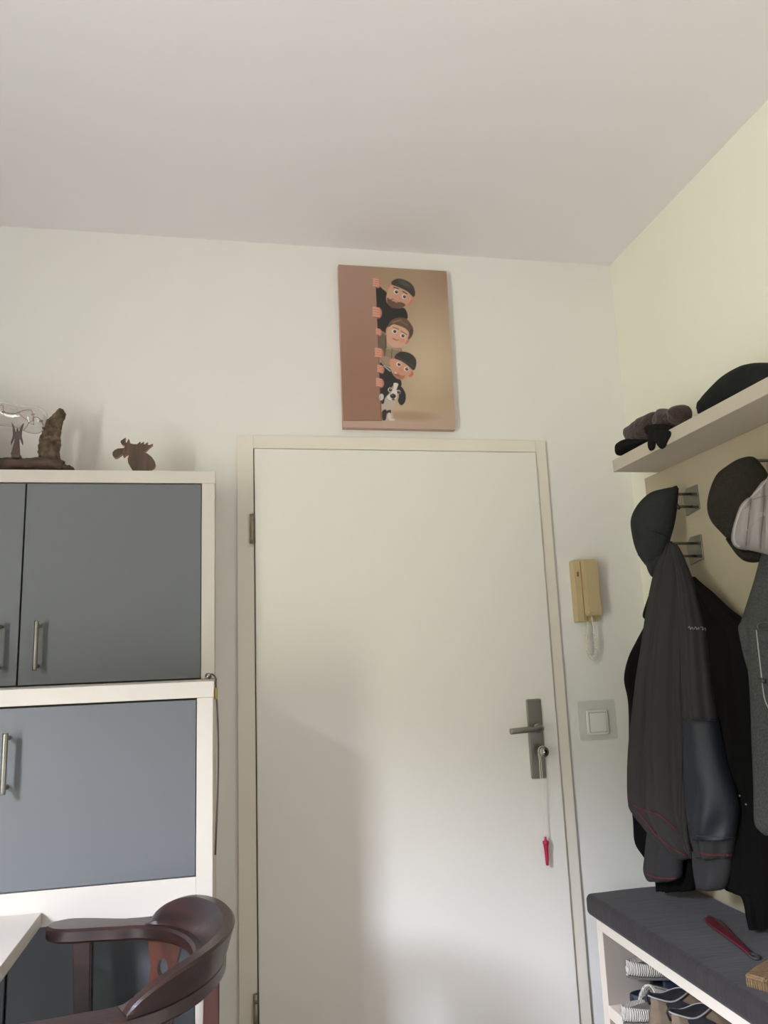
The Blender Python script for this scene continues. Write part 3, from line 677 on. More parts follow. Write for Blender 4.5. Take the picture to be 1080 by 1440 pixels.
def turned(name, a, b, r0=.015, rm=.020):
    a = Vector(a); b = Vector(b); L = (b - a).length
    prof = [(0, 0), (r0 * .9, 0), (r0, L * .1), (rm * 1.15, L * .28), (r0, L * .42), (rm, L * .6), (r0 * 1.1, L * .8), (r0, L * .97), (0, L)]
    link(name, lathem(prof, a, b - a, 18), M['wood'], ch, True)
for s, k in ((-.86, .0), (.86, .0)):
    p = hs(s); sq = .016
    A = Vector((p.x, p.y, CZ - .028)); B = Vector((p.x + .012, p.y * .97 + ccy * .03, SZ - .03))
    V = []
    for c_, q in ((A, .019), (B, .014)):
        for ox, oy in ((-q, -q), (q, -q), (q, q), (-q, q)): V.append(c_ + Vector((ox, oy, 0)))
    link('arm_post', bev(mk(V, [(0, 1, 2, 3), (4, 5, 6, 7), (0, 1, 5, 4), (1, 2, 6, 5), (2, 3, 7, 6), (3, 0, 4, 7)]), .003), M['wood'], ch)
def splat(s):
    """curved pierced back splat between seat and rail, built with a real hole"""
    p = hs(s); t = (hs(s + .01) - hs(s - .01)).normalized(); c = Vector((ccx, ccy, 0)); o = (p - c); o.z = 0; o.normalize()
    bm = bmesh.new(); H = CZ - .026 - SZ
    outline = [(-.034, 0), (.034, 0), (.026, .10 * H), (.020, .3 * H), (.030, .5 * H), (.034, .68 * H), (.030, .80 * H), (.040, .93 * H), (.040, H), (-.040, H), (-.040, .93 * H), (-.030, .80 * H), (-.034, .68 * H), (-.030, .5 * H), (-.020, .3 * H), (-.026, .10 * H)]
    holes = [[(.013 * math.cos(a), .80 * H + .018 * math.sin(a)) for a in [2 * PI * k / 16 for k in range(16)]], [(.008 * math.cos(a), .48 * H + .045 * math.sin(a)) for a in [2 * PI * k / 16 for k in range(16)]]]
    for lp in [outline] + holes:
        vs = [bm.verts.new((x, 0, y)) for x, y in lp]
        for i in range(len(vs)): bm.edges.new((vs[i], vs[(i + 1) % len(vs)]))
    bmesh.ops.triangle_fill(bm, use_beauty=True, edges=bm.edges[:])
    r = bmesh.ops.extrude_face_region(bm, geom=bm.faces[:]); bmesh.ops.translate(bm, vec=(0, .014, 0), verts=[g_ for g_ in r['geom'] if isinstance(g_, bmesh.types.BMVert)])
    bmesh.ops.recalc_face_normals(bm, faces=bm.faces)
    me = bpy.data.meshes.new('s'); bm.to_mesh(me); bm.free()
    base = p - o * .035
    for v in me.vertices:
        f = v.co.z / H; q = base.lerp(p - o * .006, f) + t * v.co.x + o * v.co.y; v.co = (q.x, q.y, SZ + v.co.z)
    link('back_splat', me, M['woodm'], ch)
for s in (-.47, .47): splat(s)
for sx_, sy_ in ((1, 1), (1, -1), (-1, 1), (-1, -1)):
    turned('leg', (ccx + sx_ * .19, ccy + sy_ * .215, 0), (ccx + sx_ * .14, ccy + sy_ * .175, SZ - .03), .017, .022)
for sy_ in (1, -1): turned('stretcher', (ccx - .17, ccy + sy_ * .2, .18), (ccx + .17, ccy + sy_ * .2, .18), .009, .012)
# square rear post outside the rail
pr = hs(-.06)
V = []
for (x, y, z), q in (((-.030, -.86, CZ - .02), .014), ((-.034, -.86, SZ - .02), .017)):
    for ox, oy in ((-q, -q), (q, -q), (q, q), (-q, q)): V.append(Vector((x + ox, y + oy, z)))
link('rear_post', bev(mk(V, [(0, 1, 2, 3), (4, 5, 6, 7), (0, 1, 5, 4), (1, 2, 6, 5), (2, 3, 7, 6), (3, 0, 4, 7)]), .002), M['woodm'], ch)

# ------------------------------------------------------------------ coat rack: panel, shelf, hooks
PXF = 1.425                                           # front face of the panel
tag(box('wall_panel', PXF, XR - .0005, -1.75, -.121, .50, 1.868, M['panel'], bevel=.0015), 'beige laminate panel on the right wall behind the coats', 'panel')
tag(box('wall_shelf', 1.262, XR - .0005, -1.75, -.210, 1.868, 1.908, M['shelf'], bevel=.0012), 'cream wall shelf above the coats on the right wall', 'shelf')
def hook(y, z, label):
    h = thing('coat_hook', label, 'hook', (PXF, y, z), group='chrome double peg coat hooks on the panel')
    V = [Vector(p) for p in ((PXF, y - .040, z + .040), (PXF, y + .018, z + .040), (PXF, y + .040, z + .018), (PXF, y + .034, z - .046), (PXF, y - .040, z - .036))]
    link('back_plate', bev(prismm(V, (-.004, 0, 0)), .0008), M['hookm'], h)
    for dz in (.018, -.022):
        p = tube('peg', [(PXF - .003, y, z + dz), (PXF - .085, y, z + dz)], .0042, M['hookm'], h, 12)
        sub('peg_cap', tubem([(PXF - .080, y, z + dz), (PXF - .094, y, z + dz)], .0072, 12), M['black'], p, True)
hook(-.385, 1.737, 'chrome double peg hook with the charcoal cap hanging on it')
hook(-.375, 1.583, 'chrome double peg hook with the grey softshell jacket hanging on it')
hook(-.785, 1.74, 'chrome double peg hook with the brown cap hanging on it')

# clothes ---------------------------------------------------------
J = vplane((1.315, -.40), (.45, -.89))
XMAX = PXF - .004
# black coat behind, left
rows = [(800, 928, 955, .0, .3), (815, 921, 966, .01, .5), (850, 909, 1000, .012, .8), (866, 905, 1003, .012, .85), (876, 909, 1004, .012, .9), (900, 897, 1006, .014, .95), (925, 885, 1008, .015, 1), (955, 879, 1010, .015, 1), (990, 885, 1012, .015, 1), (1060, 886, 1015, .015, 1), (1110, 888, 1018, .015, 1), (1155, 892, 1018, .015, 1), (1185, 895, 1016, .015, 1), (1205, 908, 1000, .015, 1), (1230, 922, 985, .015, .9), (1252, 925, 976, .015, .8)]
t_ = thing('black_coat', 'black coat hanging behind the grey softshell jacket, its hem just above the cushion', 'coat', (1.31, -.40, .58))
rows = [(a, b, c, d - .03, e) for a, b, c, d, e in rows]
link('coat_body', loftm(rows, J, .035, .035, ((.007, 7, .4, 2), (.004, 17, 1, 3)), zmin=.562, xmax=XMAX), M['coat'], t_, True)
# black coat right
J2 = vplane((1.335, -.56), (.36, -.93))
rows = [(811, 970, 976, .0, .3), (819, 971, 983, .0, .5), (834, 974, 1000, .0, .7), (855, 978, 1022, .0, .8), (873, 980, 1046, .005, .9), (900, 982, 1075, .01, 1), (1000, 990, 1085, .015, 1), (1100, 1000, 1088, .02, 1), (1200, 1008, 1090, .02, 1), (1246, 1020, 1092, .02, 1), (1258, 1046, 1092, .02, 1), (1285, 1054, 1092, .02, 1), (1303, 1058, 1092, .02, .9)]
t_ = thing('long_black_coat', 'long black coat sloping down from its hook between the softshell and the grey wool jacket', 'coat', (1.33, -.6, .55))
rows = [(a, b, c, d - .02, e) for a, b, c, d, e in rows]
cm = loftm(rows, J2, .042, .045, ((.008, 6, 1.4, 2), (.004, 15, 0, 3)), zmin=.5535, xmax=XMAX)
cb_ = link('coat_body', cm, M['coat'], t_, True)
p0, d_, n_ = J2
for x, y in ((1040, 1119), (1049, 1131)):
    q = draper(cb_)(x, y, .0002); link('snap_button', lathem([(0, 0), (.004, 0), (.004, .0015), (.0025, .003), (0, .003)], q, n_, 14), M['hookm'], t_, True)
link('hanger_loop', strip_on(None, [(961, 783), (967, 792), (971, 805), (974, 815)], vplane((1.335, -.42), (.45, -.89)), .01, .0016), M['grey'], t_)
# grey softshell jacket
t_ = thing('softshell_jacket', 'dark grey softshell jacket with navy sleeve panel and dark red piping on its hook', 'jacket', (1.27, -.42, .62))
rows = [(764, 939, 948, -.015, .25), (775, 935, 953, -.01, .35), (795, 925, 962, .0, .5), (830, 918, 967, .02, .7), (870, 912, 968, .035, .85), (910, 907, 968, .05, .95), (950, 901, 969, .06, 1), (1000, 895, 970, .07, 1), (1050, 889.5, 973, .075, 1), (1100, 888, 977, .075, 1), (1128, 889, 978, .075, .98), (1140, 893, 978, .075, .95), (1160, 908, 979, .075, .9), (1180, 926, 980, .075, .85), (1200, 955, 982, .072, .75), (1206, 962, 982, .07, .5)]
jb = link('jacket_body', loftm(rows, J, .055, .024, ((.015, 6.5, .3, 1.6), (.007, 13, 1.2, 2.6), (.003, 27, 0, 3)), xmax=1.36), M['shell'], t_, True)
link('hem_piping', drape(jb, [(891, 1131), (900, 1137), (914, 1141), (928, 1147), (942, 1158), (954, 1169)], .0026, .0008), M['piping'], t_)
link('hem_piping', drape(jb, [(895, 1140), (909, 1156), (922, 1173), (936, 1186), (950, 1196), (964, 1202)], .0026, .0008), M['piping'], t_)
rows = [(1150, 916, 955, .05, .7), (1175, 911, 958, .05, .85), (1200, 909, 959, .05, .95), (1222, 907, 959, .05, .95), (1234, 911, 957, .05, .9), (1238, 915, 950, .05, .8)]
s2 = link('sleeve', loftm(rows, J, .035, .03, ((.004, 7, 0, 1),)), M['shells'], t_, True)
link('cuff_piping', drape(s2, [(910, 1229), (922, 1234), (938, 1235.5), (950, 1235)], .0026, .0006), M['piping'], t_)
JS = vplane((1.30, -.455), (.50, -.86))
rows = [(766, 946, 952, .0, .25), (776, 946, 958, .0, .4), (800, 953, 968, .01, .6), (830, 956, 979, .02, .75), (851, 958, 984, .03, .85), (884, 960, 993, .045, .95), (929, 961, 998, .06, 1), (977, 962, 1004, .068, 1), (1010, 963, 1009, .072, 1), (1070, 964, 1021, .075, 1.05), (1127, 967, 1036, .078, 1.1), (1160, 970, 1035, .078, 1.05), (1182, 974, 1033, .078, 1), (1204, 980, 1030, .078, .9)]
sl = link('sleeve', loftm(rows, JS, .045, .024, ((.007, 5, .4, 1.5), (.004, 12, 1, 3)), xmax=1.37), M['shells'], t_, True)
# navy panel follows the sleeve surface: same loft, slightly proud
rows2 = [(1011, 964, 1009.5, .0785, 1.0), (1070, 965, 1022, .0815, 1.05), (1127, 968, 1037, .0845, 1.1), (1160, 973, 1036, .0845, 1.06), (1178, 976, 1034, .0845, 1.02)]
np_ = link('navy_panel', loftm(rows2, JS, .050, .026, ((.004, 5, 1.0, 1), (.005, 4, 2, 9)), xmax=1.372), M['navy'], t_, True)
link('panel_seam', drape(np_, [(966, 1013), (985, 1012.5), (1007, 1013)], .0012, .0004), M['seamnavy'], t_)
link('panel_seam', drape(np_, [(978, 1175), (1000, 1177), (1031, 1178)], .0014, .0006), M['seamnavy'], t_)
link('cuff_piping', drape(sl, [(984, 1199), (1000, 1202), (1028, 1202.5)], .0028, .0006), M['piping'], t_)
rows = [(1196, 975, 1029, .07, .8), (1215, 976, 1029, .07, .8), (1235, 979, 1026, .07, .8), (1246, 981, 1022, .07, .75), (1250, 984, 1019, .07, .6)]
link('cuff', loftm(rows, JS, .045, .035, ((.003, 5, 0, 1),)), M['shells'], t_, True)
link('zip_placket', drape(jb, [(961, 960), (960, 1010), (958, 1080), (957, 1140), (960, 1180), (967, 1201)], .0042, .0), M['shells'], t_)
link('zip_tape', drape(jb, [(965, 1010), (964, 1080), (964, 1140), (967, 1180), (973, 1199)], .0028, .0), M['black'], t_)
for seg_px in ([(968, 883), (969.5, 881), (971, 885), (973, 882), (975, 885)], [(976, 885), (978, 881.5), (980, 885.5), (982, 882.5), (983.5, 885)], [(985, 882), (988, 882), (988, 886), (991.5, 883), (992, 887)]):
    link('embroidered_mark', drape(sl, seg_px, .0008, .0003, 6), M['grey'], t_)
# grey melange jacket
T_ = vplane((1.315, -.80), (.30, -.95))
t_ = thing('wool_jacket', 'grey melange wool jacket with drawstring, hanging under the brown cap', 'jacket', (1.3, -.86, .72))
rows = [(760, 1078, 1092, .0, .4), (785, 1073, 1115, .0, .6), (820, 1064, 1150, .005, .8), (860, 1051, 1170, .01, .9), (880, 1046, 1180, .015, 1), (900, 1050, 1182, .02, 1), (955, 1059, 1184, .03, 1), (1045, 1063, 1186, .035, 1), (1110, 1065, 1186, .035, 1), (1152, 1067, 1184, .035, 1), (1164, 1073, 1175, .035, .9), (1172, 1080, 1165, .035, .7)]
wj = link('jacket_body', loftm(rows, T_, .06, .05, ((.006, 8, 0, 1), (.003, 17, 1, 1)), xmax=XMAX), M['tweed'], t_, True)
rows = [(866, 1050, 1062, .05, .3), (880, 1040, 1072, .06, .5), (898, 1042, 1078, .062, .55), (925, 1048, 1078, .062, .5), (958, 1059, 1072, .06, .3)]
link('lapel', loftm(rows, T_, .028, .03, ((.004, 6, 0, 1),)), M['tweed'], t_, True)
link('drawstring', drape(wj, [(1064, 886), (1066, 905), (1070, 940), (1075, 980), (1081, 996)], .0015, .001), M['grey'], t_)
dw = draper(wj)
link('toggle', tubem([dw(1069, 956, .003), dw(1077, 958, .003)], .005, 10), M['sole'], t_, True)
rc = draper(wj)(1079, 881, .006)
tube('metal_ring', [rc + T_[1] * .020 * math.cos(a) + Vector((0, 0, .009 * math.sin(a))) for a in [2 * PI * k / 24 for k in range(24)]], .0016, M['hookm'], t_, 8, True)
# caps on the hooks
CA = vplane((1.300, -.36), (.72, -.69))
t_ = thing('baseball_cap', 'charcoal cotton cap hanging by its open side on the hook nearest the door', 'cap', (1.30, -.36, 1.51))
link('crown', pillowm([(953, 685), (946, 685), (935, 687), (915, 693), (898, 709), (888, 729), (888.5, 749), (894, 772), (903, 789), (914, 799), (926, 793), (935, 782), (941, 762), (947, 740), (950, 715)], CA, .055, .035, ctr=(922, 738), jitter=.008, jsc=16), M['capgrey'], t_, True)
link('visor', pillowm([(897, 779), (902, 786), (908, 793), (912, 804), (917, 811.5), (923, 809), (930, 800), (936, 788), (935, 778), (922, 782), (908, 780)], CA, .030, .012, ctr=(918, 793)), M['capgrey'], t_, True)
p0, d_, n_ = CA
def on_cap(pts, h): return catmull([onplane(x, y, p0 + n_ * k, n_) for (x, y), k in zip(pts, h)], 5)
link('seam', tubem(on_cap([(890, 736), (905, 743), (920, 748), (932, 752), (942, 757)], (.022, .046, .056, .050, .030)), .0012, 6), M['fleece'], t_)
link('rim_band', tubem(on_cap([(953, 686), (951, 713), (947, 738), (941, 760), (935, 783), (921, 808)], (.0, .004, .006, .010, .02, .0)), .0032, 8), M['fleece'], t_)
link('strap_buckle', tubem([onplane(951, 709, p0 + n_ * .006, n_), onplane(955.5, 716, p0 + n_ * .006, n_)], .005, 8), M['black'], t_, True)
CC = vplane((1.300, -.80), (.62, -.78))
t_ = thing('brown_cap', 'olive brown tweed flat cap hanging behind the pale quilted hood', 'cap', (1.3, -.8, 1.5))
link('crown', pillowm([(1058, 642), (1040, 645), (1023, 655), (1008, 668), (998, 692), (995, 715), (1001, 734), (1015, 750), (1027, 763), (1037, 778), (1047, 787), (1060, 789), (1076, 785), (1088, 762), (1092, 720), (1084, 676), (1070, 652)], CC, .045, .035, ctr=(1042, 715), jitter=.008, jsc=14, xmax=XMAX), M['capbrn'], t_, True)
link('peak', pillowm([(1022, 757), (1030, 770), (1040, 783), (1050, 790), (1064, 791), (1078, 786), (1076, 776), (1056, 776), (1040, 766)], CC, .052, .004, ctr=(1052, 780)), M['capbrn'], t_, True)
CQ = vplane((1.235, -.845), (.62, -.78))
t_ = thing('quilted_hood', 'pale grey quilted hood at the right edge in front of the brown cap', 'hood', (1.235, -.845, 1.5))
hood = pillowm([(1084, 668), (1074, 678), (1063, 692), (1052, 702), (1043, 712), (1036, 731), (1031, 750), (1031, 764), (1039, 772), (1054, 774), (1072, 778), (1095, 782), (1125, 770), (1135, 730), (1125, 690), (1105, 668)], CQ, .060, .040, rings=14, ctr=(1084, 726), sub_=6, power=.8)
p0, d_, n_ = CQ
seams = [1053.0, 1073.0, 1093.0, 1113.0]
for v in hood.vertices:                                # sink the channels between the quilt rolls
    dvv = v.co - CAM; f_ = dvv.dot(_f); pxx = 540 + F_PX * dvv.dot(_r) / f_; pyy = 720 - F_PX * dvv.dot(_u) / f_
    sxx = [s + (6 if False else 0) + (pyy - 720) * -.06 for s in seams]; dd_ = min(abs(pxx - s) for s in sxx)
    if (v.co - p0).dot(n_) > 0: v.co -= n_ * .010 * 1.5 * math.exp(-(dd_ / 2.6) ** 2)
hq = link('quilted_shell', hood, M['quilt'], t_, True)
link('hood_trim', drape(hq, [(1079, 675), (1066, 690), (1053, 703), (1044, 713), (1037, 731), (1033, 748), (1033, 762), (1040, 769)], .0030, .0), M['trim'], t_, True)
for a in ([(1056, 702), (1054, 718), (1052, 735), (1050, 752), (1049, 768)], [(1075, 700), (1073, 718), (1072, 735), (1070, 752), (1069, 772)]):
    link('stitch_seam', drape(hq, a, .0012, .0), M['quilts'], t_)
link('stitch_seam', drape(hq, [(1047, 716), (1058, 704), (1070, 699), (1082, 697)], .0012, .0), M['quilts'], t_)

# things on the shelf ------------------------------------------------
ZS = 1.908
SH = vplane((1.315, -.40), (.55, -.83))
t_ = thing('knitted_gloves', 'brown knitted gloves with black fleece fingers drooping over the shelf edge', 'gloves', (1.31, -.4, ZS))
def shelf_pillow(o, pl_, tf, tb, c, **k): return pillowm(o, pl_, tf, tb, ctr=c, zmin=ZS + .0005, **k)
SG = vplane((1.300, -.36), (.10, -1.0))
link('knitted_palm', shelf_pillow([(879, 605), (889, 597), (900, 588), (911, 583), (920, 579), (927, 582), (929, 592), (924, 606), (913, 617), (900, 626), (888, 628), (881, 617)], SG, .032, .03, (905, 604), jitter=.006, jsc=60), M['knit'], t_, True)
link('knitted_palm', shelf_pillow([(926, 580), (931, 574.5), (945, 576), (955, 577), (958, 588), (952, 599), (940, 606), (928, 608), (922, 596)], SG, .036, .03, (940, 591), jitter=.008, jsc=60), M['knit'], t_, True)
link('knitted_cuff', shelf_pillow([(947, 574), (955, 570), (964, 570), (968.5, 579), (967, 589), (958, 597), (949, 597), (945, 585)], SG, .038, .03, (957, 583), jitter=.008, jsc=60), M['knit'], t_, True)
link('fleece_thumb', shelf_pillow([(869, 632), (872, 625), (880, 619), (892, 616), (908, 616), (912, 621), (900, 628), (885, 634), (873, 641), (870, 638)], SG, .040, .02, (888, 625), jitter=.004, jsc=50), M['fleece'], t_, True)
SG2 = vplane((1.253, -.36), (.05, -1.0))
link('fleece_finger', pillowm([(914, 606), (922, 604), (926, 612), (922, 622), (920, 631), (915, 634), (912.5, 629), (913, 617)], SG2, .012, .008, ctr=(918, 617)), M['fleece'], t_, True)
link('fleece_finger', pillowm([(919, 607), (930, 604), (943, 606), (944.5, 612), (940, 620), (936, 628), (931, 631.5), (926, 627), (921, 616)], SG2, .014, .008, ctr=(931, 616)), M['fleece'], t_, True)
lay = [onplane(x, y, SG2[0], SG2[2]) for x, y in ((916, 606), (928, 604), (942, 606))]
link('fleece_hand', shelf_pillow([(908, 600), (925, 596), (942, 598), (946, 607), (940, 613), (924, 612), (912, 612)], vplane((1.275, -.36), (.05, -1)), .022, .03, (927, 605)), M['fleece'], t_, True)
SF = vplane((1.33, -.72), (.10, -1.0))
t_ = thing('black_flat_cap', 'black wool flat cap lying on the shelf at the right edge', 'cap', (1.33, -.75, ZS))
link('crown', shelf_pillow([(986, 578), (990, 566), (1000, 553), (1020, 533), (1037, 521), (1056, 512), (1080, 510), (1110, 514), (1135, 530), (1138, 560), (1110, 560), (1050, 572), (1010, 585)], SF, .075, .08, (1062, 548), jitter=.010, jsc=12), M['capblk'], t_, True)
link('peak', shelf_pillow([(980, 572), (981, 566), (986, 561), (996, 557), (1006, 553), (1020, 555), (1015, 566), (1000, 574), (984, 582), (981, 579)], vplane((1.285, -.70), (.10, -1)), .012, .03, (996, 568)), M['capblk'], t_, True)

# ------------------------------------------------------------------ bench
BX, BY0, BY1, BZ = 1.104, -1.45, -.131, .488
bn = thing('shoe_bench', 'cream laminate shoe bench with open shelves under the coats', 'bench', (1.27, -.8, 0))
box('bench_top', BX, PXF, BY0, BY1, BZ - .035, BZ, M['inner'], bn)
for y in (BY1, BY0 + .035):
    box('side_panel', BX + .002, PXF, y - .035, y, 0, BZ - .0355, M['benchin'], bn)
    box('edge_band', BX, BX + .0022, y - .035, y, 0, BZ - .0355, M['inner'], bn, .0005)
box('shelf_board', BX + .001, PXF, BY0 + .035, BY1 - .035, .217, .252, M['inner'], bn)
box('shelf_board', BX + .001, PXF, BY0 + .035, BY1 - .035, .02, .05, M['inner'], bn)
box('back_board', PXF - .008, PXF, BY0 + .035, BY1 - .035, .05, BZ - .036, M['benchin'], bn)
tag(link('seat_cushion', roundbox(1.080, PXF - .004, -1.46, -.112, BZ + .0015, BZ + .065, .018, 5, .003), M['suede'], smooth=True), 'long grey suede seat cushion lying on the shoe bench', 'cushion')
ZQ = BZ + .064
def zq(x, y, dz=0): return at(x, y, 'z', ZQ + dz)
# shoehorn
t_ = thing('shoehorn', 'dark red shoehorn with black hanging loop lying on the cushion', 'shoehorn', tuple(zq(1020, 1310)))
a0 = zq(996, 1289, .006); a1 = zq(1056, 1341, .006); dirv = (a1 - a0).normalized(); pv = Vector((-dirv.y, dirv.x, 0)); Ln = (a1 - a0).length
V = []; Fc = []; prof = [(0, .004), (.02, .013), (.06, .0185), (.15, .021), (.3, .019), (.5, .0145), (.7, .010), (.85, .0075), (1, .0065)]
for f, w in prof:
    for k in range(9):
        g_ = -1 + 2 * k / 8; V.append(a0 + dirv * Ln * f + pv * w * g_ + Vector((0, 0, .004 * (1 - g_ * g_) - .001)))
N9 = len(prof) * 9
V += [v - Vector((0, 0, .0035)) for v in V]
for i in range(len(prof) - 1):
    for k in range(8): q = (i * 9 + k, i * 9 + k + 1, (i + 1) * 9 + k + 1, (i + 1) * 9 + k); Fc.append(q); Fc.append(tuple(N9 + j for j in q))
    Fc.append((i * 9, (i + 1) * 9, N9 + (i + 1) * 9, N9 + i * 9)); Fc.append((i * 9 + 8, (i + 1) * 9 + 8, N9 + (i + 1) * 9 + 8, N9 + i * 9 + 8))
link('horn', mk(V, Fc), M['dred'], t_, True)
e_ = a1 + dirv * .018
tube('hanging_loop', [a1 - dirv * .004] + [e_ + dirv * .016 * math.cos(a) + pv * .009 * math.sin(a) for a in [PI + 2 * PI * k / 14 for k in range(15)]], .003, M['sole'], t_, 8)
# brush at the right edge
t_ = thing('straw_brush', 'tan bristle brush cut by the right edge on the bench cushion', 'brush', tuple(zq(1085, 1395)))
b0 = zq(1062, 1392, .0); b1 = zq(1130, 1352, .0); dv_ = (b1 - b0).normalized(); pv = Vector((dv_.y, -dv_.x, 0))
base_ = [b0 + dv_ * f + pv * w for f, w in ((.0, -.020), (.0, .026), (.05, .034), (.16, .034), (.16, -.026), (.05, -.026))]
link('brush_back', bev(prismm([p + Vector((0, 0, .016)) for p in base_], (0, 0, .012)), .004), M['straw'], t_)
bm = bmesh.new()
for i in range(9):
    for j in range(30):
        f = .004 + .150 * j / 29; w = -.018 + .042 * i / 8; p = b0 + dv_ * f + pv * w
        r = bmesh.ops.create_cone(bm, segments=5, radius1=.0022, radius2=.0028, depth=.018, cap_ends=True)
        bmesh.ops.translate(bm, vec=p + Vector((0, 0, .0095)), verts=r['verts'])
me = bpy.data.meshes.new('bristles'); bm.to_mesh(me); bm.free()
tag(link('bristles', me, M['straw'], t_), kind='stuff')

# ------------------------------------------------------------------ shoes on the upper shelf of the bench
ZB = .2525
def frame(heel, ang, z, roll=0, pitch=0):
    return Matrix.Translation((heel[0], heel[1], z)) @ Matrix.Rotation(math.radians(ang), 4, 'Z') @ Matrix.Rotation(math.radians(pitch), 4, 'Y') @ Matrix.Rotation(math.radians(roll), 4, 'X')
def foot_w(f, W):                                     # half width along the foot, 0 heel .. 1 toe
    return W * (math.sin(min(1, max(0.0001, f * 1.0)) * PI) ** .5) * (.84 + .26 * f - .10 * math.cos(f * PI * 2) * -.5)
def foot_outline(L, W, n=40, z=0, grow=0):
    up = []; dn = []
    for i in range(n + 1):
        f = (1 - math.cos(PI * i / n)) / 2; w = foot_w(f, W) + grow * (1 if 0 < i < n else 0)
        up.append(Vector((f * L, w, z))); dn.append(Vector((f * L, -w, z)))
    return up + dn[-2:0:-1]
def shell_stack(levels, n=None):
    V = []; Fc = []; N = len(levels[0])
    for lv_ in levels: V += lv_
    for i in range(len(levels) - 1):
        for k in range(N): Fc.append((i * N + k, i * N + (k + 1) % N, (i + 1) * N + (k + 1) % N, (i + 1) * N + k))
    Fc += [tuple(range(N)), tuple((len(levels) - 1) * N + k for k in range(N))]
    return V, Fc
def slide(name, label, heel, ang, z, m1, m2, roll=0, pitch=0, group=None):
    Mx = frame(heel, ang, z, roll, pitch); L, W = .258, .048
    t_ = thing(name, label, 'shoe', tuple(Mx @ Vector((.13, 0, 0))), group=group)
    lv_ = []
    for zz, g_ in ((.006, -.010), (.010, -.005), (.016, .0), (.022, .003), (.028, .003), (.034, .0), (.037, -.004), (.036, -.008), (.029, -.011)):
        o = foot_outline(L, W, 40, zz, g_)
        if .004 < zz < .034 and g_ >= 0:
            for i, p in enumerate(o):
                if i % 2: c = Vector((L * .5, 0, zz)); p += (p - c).normalized() * -.003       # ribbed side wall
        for p in o: p.z += .010 * max(0, 1 - p.x / (L * .35)) * (1 if zz > .03 else 0) + .008 * max(0, p.x / L - .75)
        lv_.append(o)
    V, Fc = shell_stack(lv_); me = mk([Mx @ v for v in V], Fc); so = link('sole', me, m1, t_, True)
    V, Fc = shell_stack([[p + Vector((0, 0, -.0015 * (i % 2))) for i, p in enumerate(foot_outline(L * .985, W - .004, 40, zz, 0))] for zz in (.0015, .0075)])
    link('outsole', mk([Mx @ (v + Vector((.002, 0, 0))) for v in V], Fc), M['outsole'], t_)
    lo = [foot_outline(L * .93, W - .010, 30, .0295, 0)]
    V, Fc = shell_stack([[p + Vector((L * .035, 0, 0)) for p in lo[0]], [p + Vector((L * .035, 0, .0008)) for p in lo[0]]])
    sub('footbed', mk([Mx @ v for v in V], Fc), m2, so)
    V = []; Fc = []; nx = 14; ny = 20                  # strap arching over the forefoot
    for sft in (0, -.006):
        for i in range(nx + 1):
            f = .30 + .48 * i / nx; w = foot_w(f, W) + .003 + sft; hh = .088 - .036 * (i / nx) + sft
            for j in range(ny + 1):
                a = PI * j / ny; rb = .0012 if (j % 4 == 0 and sft == 0) else 0
                fx = f + (.05 * (1 - abs(math.cos(a))) if i == 0 else 0) * 0
                V.append(Vector((f * L + .02 * math.sin(a) * (1 - i / nx), w * math.cos(a), .022 + (hh - .022) * math.sin(a) ** .8 - rb)))
    n1 = (nx + 1) * (ny + 1)
    for i in range(nx):
        for j in range(ny):
            q = (i * (ny + 1) + j, i * (ny + 1) + j + 1, (i + 1) * (ny + 1) + j + 1, (i + 1) * (ny + 1) + j); Fc.append(q); Fc.append(tuple(n1 + k for k in q))
    for j in range(ny):
        Fc.append((j, j + 1, n1 + j + 1, n1 + j)); b_ = nx * (ny + 1); Fc.append((b_ + j, b_ + j + 1, n1 + b_ + j + 1, n1 + b_ + j))
    sp = link('strap', mk([Mx @ v for v in V], Fc), m1, t_, True)
    for k in range(4):
        a = PI * (.30 + .10 * k)
        pth = []
        for i in range(1, nx):
            f = .30 + .48 * i / nx; w = foot_w(f, W) + .0035; hh = .0885 - .036 * (i / nx)
            pth.append(Mx @ Vector((f * L + .02 * math.sin(a) * (1 - i / nx), w * math.cos(a), .022 + (hh - .022) * math.sin(a) ** .8)))
        sub('strap_groove', tubem(pth, .0011, 6), M['gap'], sp)
    return t_
